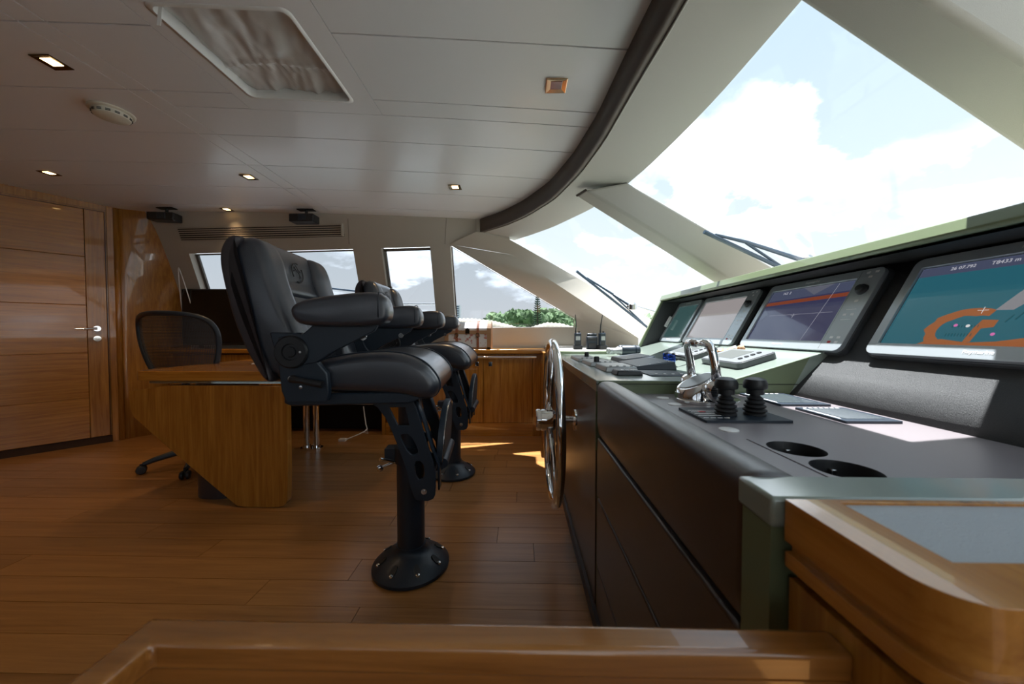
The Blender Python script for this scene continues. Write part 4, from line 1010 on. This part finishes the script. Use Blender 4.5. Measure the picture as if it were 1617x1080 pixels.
for jx, lbl in ((.505, 0), (.575, 1)):
    c = Vector((jx, .875, ZT + .006)); b = B()
    lathe(b, c, [(.0, 0), (.024, 0), (.024, .003), (.020, .006), (.0255, .010), (.0255, .013), (.019, .016), (.0235, .020), (.0235, .023), (.017, .026), (.021, .030), (.021, .033), (.015, .036), (.018, .040), (.011, .046), (.011, .052), (0, .052)], n=32); js = link('boot', b, M['rubber'], jp, smooth=25)
    b = B(); lathe(b, c, [(0, .05), (.0185, .050), (.0185, .062), (.0245, .064), (.0255, .067), (.0255, .078), (.022, .086), (.012, .0905), (0, .0915)], n=32); link('joystick_cap', b, M['plastic'], js, smooth=30)
def switch_panel(x0, x1, y0, y1, label, tilt=0):
    t = thing('switch_panel', ((x0 + x1) / 2, (y0 + y1) / 2, ZT), label, 'switch panel')
    b = B(); prism(b, rrect(x0, x1, y0, y1, .004), ZT, ZT + .006, 'z'); link('plate', b, M['frame'], t, bevel=.001)
    b = B(); prism(b, rrect(x0 + .018, x1 - .018, y0 + .022, y1 - .022, .003), ZT + .006, ZT + .0068, 'z'); link('glass_window', b, M['panel_glass'], t)  # dark glossy glass window set in the plate
    b = B()
    for i in range(7): box(b, x0 + .014 + i * (x1 - x0 - .03) / 7, x0 + .022 + i * (x1 - x0 - .03) / 7, y1 - .015, y1 - .009, ZT + .006, ZT + .0066)
    box(b, x0 + .006, x0 + .008, y0 + .02, y1 - .02, ZT + .006, ZT + .0066); box(b, x0 + .011, x0 + .0125, y0 + .03, y1 - .03, ZT + .006, ZT + .0066)
    link('print', b, M['keys'], t)
switch_panel(.737, .865, .812, .962, 'square glossy switch panel on console top nearest the cup holders')
switch_panel(.727, .868, 1.0, 1.185, 'square glossy switch panel behind the two black joysticks')
for (x, y, r_, l) in ((.450, 1.12, .018, 'round white button cap on console top, farthest of three'), (.444, 1.02, .018, 'round white button cap on console top, left of the throttle base'), (.442, .754, .019, 'round white button cap on console top, nearest to the cup holders')):
    b = B(); lathe(b, (x, y, ZT), [(0, 0), (r_, 0), (r_, .0015), (r_ - .002, .0025), (0, .0028)], n=28); tag(link('button_cap', b, M['white'], smooth=35, org=(x, y, ZT)), l, 'button')
cupt = thing('cup_holder', (.49, .585, ZT), 'dark double cup holder tray sunk in the console top', 'cup holder')
cc1, cc2 = (.488, .632), (.488, .536); rc = .043
circ = lambda c, r: [(c[0] + r * math.cos(i * math.pi / 20), c[1] + r * math.sin(i * math.pi / 20)) for i in range(40)]
b = B(); prism(b, rrect(TX0 + .002, TX1 - .002, TY0 + .002, TY1 - .002, .004), ZT - .004, ZT + .001, 'z', [circ(cc1, rc), circ(cc2, rc)]); link('tray', b, M['console_top'], cupt)
for c in (cc1, cc2):
    b = B(); quads(b, [[Vector((p[0], p[1], z)) for p in circ(c, r)] for z, r in ((ZT + .001, rc), (ZT - .003, rc - .001), (ZT - .06, rc - .006))] , True); f = B()
    cp_ = link('cup', b, M['plastic'], cupt, smooth=40); f.free()
    b = B(); prism(b, circ(c, rc - .005), ZT - .062, ZT - .060, 'z'); link('cup_floor', b, M['plastic'], cp_)
    b = B(); box(b, c[0] + .008, c[0] + .016, c[1] + rc - .011, c[1] + rc - .003, ZT - .022, ZT - .012); link('grip', b, M['steel'], cp_, bevel=.001)
# ------------------------------------------------------------------ things on the wing
ZW = .838
def device(name, x0, x1, y0, y1, h, m, label, cat='instrument', knob=None, wedge=0, topm=None):
    t = thing(name, ((x0 + x1) / 2, (y0 + y1) / 2, ZW), label, cat)
    b = B(); z = ZW
    v = [Vector(p) for p in ((x0, y0, z), (x1, y0, z), (x1, y1, z), (x0, y1, z), (x0 + .006, y0 + .006, z + h), (x1 - .006, y0 + .006, z + h + wedge), (x1 - .006, y1 - .006, z + h + wedge), (x0 + .006, y1 - .006, z + h))]
    v = [b.verts.new(p) for p in v]
    for f in ((3, 2, 1, 0), (4, 5, 6, 7), (0, 1, 5, 4), (1, 2, 6, 5), (2, 3, 7, 6), (3, 0, 4, 7)): b.faces.new([v[i] for i in f])
    link('case', b, M[m], t, bevel=.004)
    b = B(); mx_ = max(wedge, 0)
    q = [Vector(p) for p in ((x0 + .016, y0 + .016, z + h + .0006), (x1 - .016, y0 + .016, z + h + wedge + .0006), (x1 - .016, y1 - .016, z + h + wedge + .0006), (x0 + .016, y1 - .016, z + h + .0006))]
    q = [b.verts.new(p) for p in q]; b.faces.new(q); link('face', b, M[topm or 'frame'], t)
    b = B()
    for i in range(4):
        xx = x0 + .022 + i * (x1 - x0 - .05) / 3; box(b, xx, xx + .010, y0 + .02, y0 + .028, z + h + wedge * (i / 3) * .8, z + h + .0025 + wedge * (i / 3) * .9)
    link('buttons', b, M['plastic' if topm != 'frame' else 'keys'], t)
    if knob:
        b = B(); lathe(b, (knob[0], knob[1], z + h), [(.013, 0), (.0125, .024), (.010, .027), (0, .027)], n=24); link('knob', b, M['plastic'], t, smooth=35)
    return t
device('autopilot_unit', .35, .485, 1.45, 1.66, .022, 'silver_plastic', 'silver-topped control unit near the front edge of the wing', topm='silver_plastic')
device('searchlight_control', .335, .46, 1.69, 1.92, .020, 'silver_plastic', 'grey control unit with a tall black knob behind the silver one', knob=(.372, 1.72), topm='silver_plastic')
device('thruster_control', .325, .45, 1.97, 2.28, .018, 'silver_plastic', 'farthest grey control unit with a small knob by the wheel', knob=(.40, 2.12), topm='silver_plastic')
device('remote_pad', .365, .465, 1.335, 1.425, .018, 'plastic', 'small black keypad box at the near corner of the wing', topm='frame')
device('radio_unit', .545, .72, 1.88, 2.14, .020, 'frame', 'dark wedge-shaped unit beside the binoculars', wedge=.018, topm='frame')
device('phone_unit', .50, .675, 1.53, 1.83, .016, 'frame', 'dark curved-top unit in the middle of the wing', wedge=.022, topm='frame')
device('flat_switch_pad', .485, .63, 1.315, 1.49, .006, 'frame', 'flat dark switch pad beside the throttle lever', topm='frame')
# displays on the sloping part
slope = math.atan2(.963 - .838, .40)
def repeater(y0, y1, label):
    m = Matrix.Translation((.79, y0, .838 + .09 * .3125)) @ Matrix.Rotation(-slope, 4, 'Y'); wdt = .145; ln = y1 - y0
    t = thing('repeater_display', (.86, (y0 + y1) / 2, .88), label, 'instrument')
    b = B(); prism(b, rrect(0, wdt, 0, ln, .02), 0, .022, 'z', mtx=m); cs_ = link('case', b, M['bezel_dark'], t, bevel=.005)
    b = B(); prism(b, rrect(.006, wdt - .006, .006, ln - .006, .018), .022, .0245, 'z', mtx=m); link('cover', b, M['cover'], t, bevel=.001)
    b = B(); prism(b, rrect(.035, wdt - .02, ln * .35, ln - .035, .003), .0245, .0252, 'z', mtx=m); link('lcd', b, M['lcd'], t)
    for i in range(4):
        b = B(); prism(b, rrect(.035 + i * .024, .048 + i * .024, ln * .16, ln * .16 + .016, .004), .0245, .028, 'z', mtx=m); link('button', b, M['plastic'], t)
repeater(1.285, 1.56, 'silver repeater display on the green slope, nearest the camera')
repeater(1.66, 1.95, 'silver repeater display on the green slope, behind the throttle levers')
# binoculars
bn = thing('binoculars', (.725, 2.42, ZW), 'grey and black binoculars lying on the far end of the wing', 'binoculars')
for dy in (-.035, .035):
    b = B(); lathe(b, (.60, 2.42 + dy, ZW + .038), [(0, 0), (.016, 0), (.020, .004), (.020, .02), (.016, .024), (.018, .06), (.028, .075), (.028, .08), (0, .08)], 'x', 24); link('eyepiece', b, M['silver_plastic'], bn, smooth=35)
    b = B(); lathe(b, (.68, 2.42 + dy, ZW + .042), [(0, 0), (.030, 0), (.034, .006), (.034, .085), (.030, .090), (.034, .094), (.034, .115), (.029, .12), (.026, .11), (0, .11)], 'x', 24); link('barrel', b, M['frame'], bn, smooth=35)
b = B(); box(b, .70, .75, 2.39, 2.45, ZW + .001, ZW + .05); box(b, .69, .76, 2.39, 2.45, ZW + .05, ZW + .062); link('bridge', b, M['plastic'], bn, bevel=.004)
# handheld radios on the ledge
ZL = .862
def handheld(x, y, label, rz):
    t = thing('handheld_radio', (x, y, ZL), label, 'radio')
    m = Matrix.Translation((x, y, ZL)) @ Matrix.Rotation(rz, 4, 'Z')
    b = B(); box(b, -.036, .036, -.03, .03, 0, .035, m); link('charging_cradle', b, M['plastic'], t, bevel=.005)
    b = B(); box(b, -.027, .027, -.017, .017, .02, .135, m); bd = link('body', b, M['frame'], t, bevel=.006)
    b = B(); box(b, -.018, .018, -.0185, -.016, .075, .108, m); link('lcd', b, M['silver_plastic'], bd)
    b = B(); box(b, -.018, .018, -.0185, -.016, .035, .065, m); link('keypad', b, M['plastic'], bd)
    b = B(); cyl(b, m @ Vector((-.016, 0, .13)), m @ Vector((-.016, 0, .155)), .007, n=12); cyl(b, m @ Vector((.012, 0, .13)), m @ Vector((.012, 0, .148)), .008, n=12); link('knobs', b, M['plastic'], bd, smooth=40)
    b = B(); tube(b, [m @ Vector((-.016, 0, .15)), m @ Vector((-.012 if rz > 0 else -.014, 0, .20)), m @ Vector((.004 if rz > 0 else -.02, 0, .285))], [.006, .005, .003], 10); link('antenna', b, M['rubber'], bd, smooth=60)
handheld(.478, 2.93, 'black handheld radio with upright antenna, alone on the pale ledge', R(0))
handheld(.675, 2.92, 'black handheld radio with tilted antenna, beside the bulky receiver', R(20))
rc_ = thing('radio_receiver', (.60, 2.96, ZL), 'bulky black radio receiver left of the tilted-antenna handheld', 'radio')
b = B(); box(b, .555, .645, 2.94, 2.99, ZL, ZL + .105); box(b, .56, .64, 2.95, 2.98, ZL + .105, ZL + .13); link('body', b, M['frame'], rc_, bevel=.006)
b = B(); box(b, .565, .635, 2.936, 2.94, ZL + .07, ZL + .095); box(b, .57, .63, 2.934, 2.94, ZL + .015, ZL + .05); link('face', b, M['plastic'], rc_, bevel=.001)
b = B(); tube(b, [(.58, 2.93, ZL + .11), (.60, 2.925, ZL + .135), (.625, 2.93, ZL + .115)], .004, 8); link('carry_loop', b, M['rubber'], rc_, smooth=60)
# sunglasses / mask, shells, bag
sg = thing('sunglasses', (.735, 1.70, ZW), 'blue-mirrored wraparound sunglasses on the wing behind the throttle', 'sunglasses')
for k, yy in enumerate((1.665, 1.735)):
    b = B(); rows = []
    for i in range(9):
        a = R(-65 + 130 * i / 8); rows.append([Vector((.70 + .02 * math.cos(a) + .0, yy + .034 * math.sin(a), ZW + .022 + h)) for h in (.0, .014, .028, .038)])
    quads(b, rows); link('lens', b, M['blue_lens'] if 'blue_lens' in M else M.setdefault('blue_lens', mat('blue_mirror', (.03, .09, .45), .08, metal=.8)), sg, smooth=180, solid=(.003, 0))
b = B(); tube(b, [(.80, 1.63, ZW + .012), (.745, 1.628, ZW + .05), (.715, 1.635, ZW + .058), (.722, 1.67, ZW + .064), (.720, 1.70, ZW + .056), (.722, 1.735, ZW + .064), (.715, 1.768, ZW + .058), (.745, 1.774, ZW + .05), (.80, 1.77, ZW + .012)], .006, 10); link('frame', b, M['plastic'], sg, smooth=180)
M['shell'] = mat('shell_peach', (.62, .34, .20), .5); M['shell2'] = mat('shell_yellow', (.65, .50, .15), .5)
for i, (x, y, r_, m_, l) in enumerate(((.905, 1.615, .016, 'shell', 'peach seashell at the foot of the displays'), (.93, 1.585, .015, 'shell2', 'yellow seashell at the foot of the displays'), (.955, 1.60, .014, 'white', 'white seashell at the foot of the displays'), (.965, 1.565, .016, 'shell', 'orange spiral seashell nearest the radar display'))):
    zz_ = .838 + (x - .70) * .3125; b = B()
    lathe(b, (x, y, zz_ + r_ * .6), [(.0, -r_), (r_ * .9, -r_ * .5), (r_, 0), (r_ * .8, r_ * .5), (r_ * .5, r_ * .8), (r_ * .45, r_ * 1.1), (r_ * .2, r_ * 1.5), (0, r_ * 1.8)], (.5, .4, .5), 12)
    for v in b.verts: v.co += Vector((math.sin(v.co.z * 900), math.sin(v.co.x * 800), math.sin(v.co.y * 850))) * .0012
    tag(link('seashell', b, M[m_], smooth=60, org=(x, y, zz_)), l, 'seashell')

# ------------------------------------------------------------------ near teak cabinet at lower right
nc = thing('corner_cabinet', (.6, .3, 0), 'gloss teak cabinet with woven grey inlaid top, nearest lower right', 'cabinet')
def corner(x0, y0, y1, r, n=10):
    """outline with a rounded aft-starboard corner"""
    out = [(1.2, y1), (x0, y1), (x0, y0 + r)]
    for i in range(1, n + 1):
        a = R(180 + 90 * i / n); out.append((x0 + r + r * math.cos(a), y0 + r + r * math.sin(a)))
    out.append((1.2, y0)); return out
b = B(); prism(b, corner(.268, .217, .3595, .034), .790, .832, 'z', [[(.317, .262), (1.15, .262), (1.15, .354), (.317, .354)][::-1]]); link('rim', b, M['teak_y'], nc, bevel=.006, seg=4)
b = B(); prism(b, [(.315, .260), (1.16, .260), (1.16, .361), (.315, .361)], .81, .829, 'z'); link('inlay', b, M['grey_cloth'], nc)
b = B(); prism(b, corner(.276, .225, .3595, .028), .779, .790, 'z'); link('groove', b, M['teak_y'], nc)
b = B(); prism(b, corner(.269, .218, .3595, .033), .764, .779, 'z'); link('lower_rim', b, M['teak_y'], nc, bevel=.004, seg=3)
b = B(); prism(b, corner(.283, .232, .3595, .024), .752, .764, 'z'); link('shadow_gap', b, M['gap'], nc)
b = B(); prism(b, corner(.274, .223, .3595, .028), .0, .752, 'z'); link('body', b, M['teak_v'], nc, smooth=40)
# low teak partition in front of the camera
pt = thing('bench_partition', (0, .30, 0), 'low gloss teak partition with a rounded rail along the bottom edge', 'partition')
b = B(); prism(b, [(-.340, .314), (.274, .314), (.274, .287), (-.312, .287), (-.312, -.60), (-.340, -.60)], .712, .738, 'z'); link('top_rail', b, M['teak_dark'], pt, bevel=.005, seg=4)
b = B(); prism(b, [(-.337, .311), (.274, .311), (.274, .290), (-.316, .290), (-.316, -.60), (-.337, -.60)], 0, .712, 'z'); link('partition_board', b, M['teak_dark'], pt)

# ------------------------------------------------------------------ outside
bm = B(); box(bm, -6, 9, 3.82, 4.75, .10, .16); box(bm, -6, 9, 4.75, 4.85, .1, .95); struct('side_deck', bm, 'deck')
bm = B(); box(bm, -6, 9, -4.75 + .8, -3.02, .10, .16); struct('side_deck_starboard', bm, 'deck')
bm = B(); quads(bm, [[Vector((2.3, -2.9, .80)), Vector((2.6, .4, .86)), Vector((2.3, 3.9, .80))], [Vector((9, -1.6, .60)), Vector((9.5, .4, .66)), Vector((9, 2.4, .60))]]); struct('foredeck', bm, 'deck', solid=(.05, -1))
bm = B(); box(bm, -600, 900, -600, 900, -2.6, -2.55); struct('sea', bm, 'water')
def bolster(x0, x1, y, zbase, prof, label):
    b = B(); rows = []; n = int((x1 - x0) / .006)
    for i in range(n + 1):
        x = x0 + (x1 - x0) * i / n; h = interp(prof, (x - x0) / (x1 - x0)); rib = .010 * abs(math.sin(x * 62))
        rows.append([Vector((x + .25 * (1 - a_ / 8) * 0, y - .16 * math.cos(math.pi * a_ / 8), zbase + (h - rib) * math.sin(math.pi * a_ / 8) ** .6)) for a_ in range(9)])
    quads(b, rows); return tag(link('deck_cushion', b, M['boat_cream'], smooth=60, org=((x0 + x1) / 2, y, zbase)), label, 'cushion', 'ribbed cream cushions outside the side window')
bolster(-.95, .06, 4.5, .985, [(0, .20), (.35, .20), (.62, .17), (.85, .11), (1, .05)], 'ribbed cream deck cushion outside, directly behind the chest')
bolster(.06, .80, 4.5, .985, [(0, .05), (.15, .10), (.38, .15), (.62, .14), (1, .06)], 'ribbed cream deck cushion outside, right of the first one')
b = B(); cyl(b, (-3.4, 4.6, 1.37), (-.86, 4.6, 1.37), .014)
for xx in (-3.3, -2.1, -1.0): cyl(b, (xx, 4.6, 1.37), (xx, 4.75, .9), .012)
tag(link('guard_rail', b, M['steel'], smooth=40, org=(-2, 4.6, .9)), 'stainless guard rail outside the side windows', 'rail')
b = B(); tube(b, [(-2.46, 4.6, 1.575), (-2.05, 4.6, 1.53)], .012, 10); cyl(b, (-2.07, 4.6, 1.53), (-2.07, 4.6, .16), .014); tag(link('boat_hook', b, M['wiper'], smooth=40, org=(-1.5, 4.3, 1.35)), 'dark pole on an upright outside the side window, between the helm chairs', 'pole')
# wipers outside the windscreen
def screen_pt(y, t, off=.04):
    a = gtop(min(y, 3.2)); return a.lerp(base_pt(xg(min(y, 3.2)), y), t) + Vector((.03, 0, off))
def wiper(A0, A1, piv, label):
    t = thing('windscreen_wiper', tuple(piv), label, 'wiper')
    A0, A1, piv = Vector(A0), Vector(A1), Vector(piv)
    b = B(); tube(b, [A0, A1], .011, 8); link('blade', b, M['wiper'], t)
    mid = A0.lerp(A1, .45); b = B(); tube(b, [A0.lerp(A1, .12) + Vector((0, 0, .012)), mid + Vector((.0, 0, .05)), piv], [.007, .010, .013], 8); tube(b, [mid + Vector((0, 0, .045)), A0.lerp(A1, .85) + Vector((0, 0, .008))], .007, 8); link('arm', b, M['wiper'], t)
    b = B(); lathe(b, piv, [(0, -.02), (.035, -.02), (.035, .02), (.02, .035), (0, .035)], n=16); link('pivot', b, M['steel'], t, smooth=40)
def pxp(px, py, Y): return (Vector(((px - 820) / 560 * Y, Y, 1 - (py - 525) / 560 * Y)))
wiper((.47, 2.95, 1.505), (1.22, 3.25, 1.00), (.93, 2.95, 1.21), 'long black wiper outside the windscreen, left of the near mullion')
b = B(); tube(b, [(.89, 2.95, 1.215), (.95, 3.0, 1.225), (1.15, 3.0, 1.17), (1.25, 3.0, 1.12)], .008, 8); tag(link('wiper_link', b, M['steel'], smooth=60, org=(.93, 2.95, 1.2)), 'thin steel linkage arm running right from the left wiper pivot', 'wiper arm')
wiper((.98, 1.92, 1.535), (1.52, 2.0, 1.32), (1.62, 2.05, 1.40), 'black wiper outside the windscreen behind the display hood')

# trees, tower, land
def blob_tree(x, y, h, r, m, name, label, grp):
    z0 = -2.0; t = thing(name, (x, y, z0), label, 'tree', grp)
    b = B(); tube(b, [(x, y, z0), (x + .1, y, z0 + h * .35), (x, y, z0 + h * .6)], [.25, .2, .1], 8); link('trunk', b, M['bark'], t)
    b = B()
    for k in range(10):
        a = random.random() * 6.28; q = random.random() ** .5 * r * .75; zz_ = z0 + h * (.35 + .5 * random.random()); rr = r * (.35 + .25 * random.random())
        ret = bmesh.ops.create_icosphere(b, subdivisions=3, radius=rr, matrix=Matrix.Translation((x + q * math.cos(a), y + q * math.sin(a) * .6, min(zz_, z0 + h - rr))))
        for v in ret['verts']:
            c = v.co; n_ = math.sin(c.x * 5.1 + c.z * 3) * math.sin(c.y * 4.3 + c.x * 2) * math.sin(c.z * 6.3)
            v.co = c + Vector((random.uniform(-1, 1), random.uniform(-1, 1), random.uniform(-1, 1))) * rr * .13 + Vector((0, 0, n_ * rr * .35))
    link('crown', b, M[m], t)
ORD = ['first', 'second', 'third', 'fourth', 'fifth', 'sixth', 'seventh', 'eighth', 'ninth', 'tenth', 'eleventh', 'twelfth', 'thirteenth', 'fourteenth', 'fifteenth']
for i in range(15):
    px = 748 + i * 22 + random.uniform(-5, 5)
    Yt = 62 + random.uniform(-4, 6); x = (px - 820) / 560 * Yt
    top = 496 - (12 * math.exp(-((px - 850) / 55) ** 2)) + random.uniform(-2, 3)
    if px < 775: top = 503
    h = 1 + (525 - top) / 560 * Yt + 2.0
    blob_tree(x, Yt, h, 2.6 + random.random(), 'leaf' if i % 2 else 'leaf2', 'shore_tree', '%s bushy green tree from the left in the distant shore tree line' % ORD[i], 'shore trees across the water')
nx_, ny_ = (848 - 820) / 560 * 58, 58
pt_ = thing('pine_tree', (nx_, ny_, -2), 'tall dark pine standing above the distant tree line', 'tree')
b = B(); tube(b, [(nx_, ny_, -2), (nx_, ny_, 7.2)], [.2, .05], 8); link('trunk', b, M['bark'], pt_)
b = B()
for k in range(15):
    z = 2.0 + k * .36; rr = .95 - k * .045
    for q in range(9):
        a = 6.28 * q / 9 + k * .7; tube(b, [(nx_, ny_, z + .12), (nx_ + rr * .6 * math.cos(a), ny_ + rr * .6 * math.sin(a), z), (nx_ + rr * math.cos(a), ny_ + rr * math.sin(a), z + .2 + random.uniform(-.05, .1))], [.03, .09, .03], 5)
link('branches', b, M['leaf3'], pt_)
bm = B(); rows = []
for j, (yy, zz_) in enumerate(((50, -2.6), (54, -.8), (58, 1.2), (66, 1.6), (80, 1.7))):
    rows.append([Vector((-12 + i * 1.6, yy + .8 * math.sin(i * 1.3), zz_ + .35 * math.sin(i * 2.1 + j) + random.uniform(-.2, .2))) for i in range(42)])
quads(bm, rows); tag(link('hedge_bank', bm, M['leaf']), 'low green hedge and bank under the distant trees', 'hedge', kind='stuff')
tw = thing('tower_block', (-105, 600, -2.6), 'distant pale high-rise with dark window bands beside the window post', 'building')
b = B(); box(b, -109.5, -100, 595, 605, -2.6, 47); link('wall', b, M['white'], tw)
M['dk_glass'] = mat('tower_glass', (.06, .09, .14), .3)
for k in range(12):
    b = B(); box(b, -109.2, -102.0, 594.5, 595, 3 + k * 3.7, 4.9 + k * 3.7); link('window_band', b, M['dk_glass'], tw)
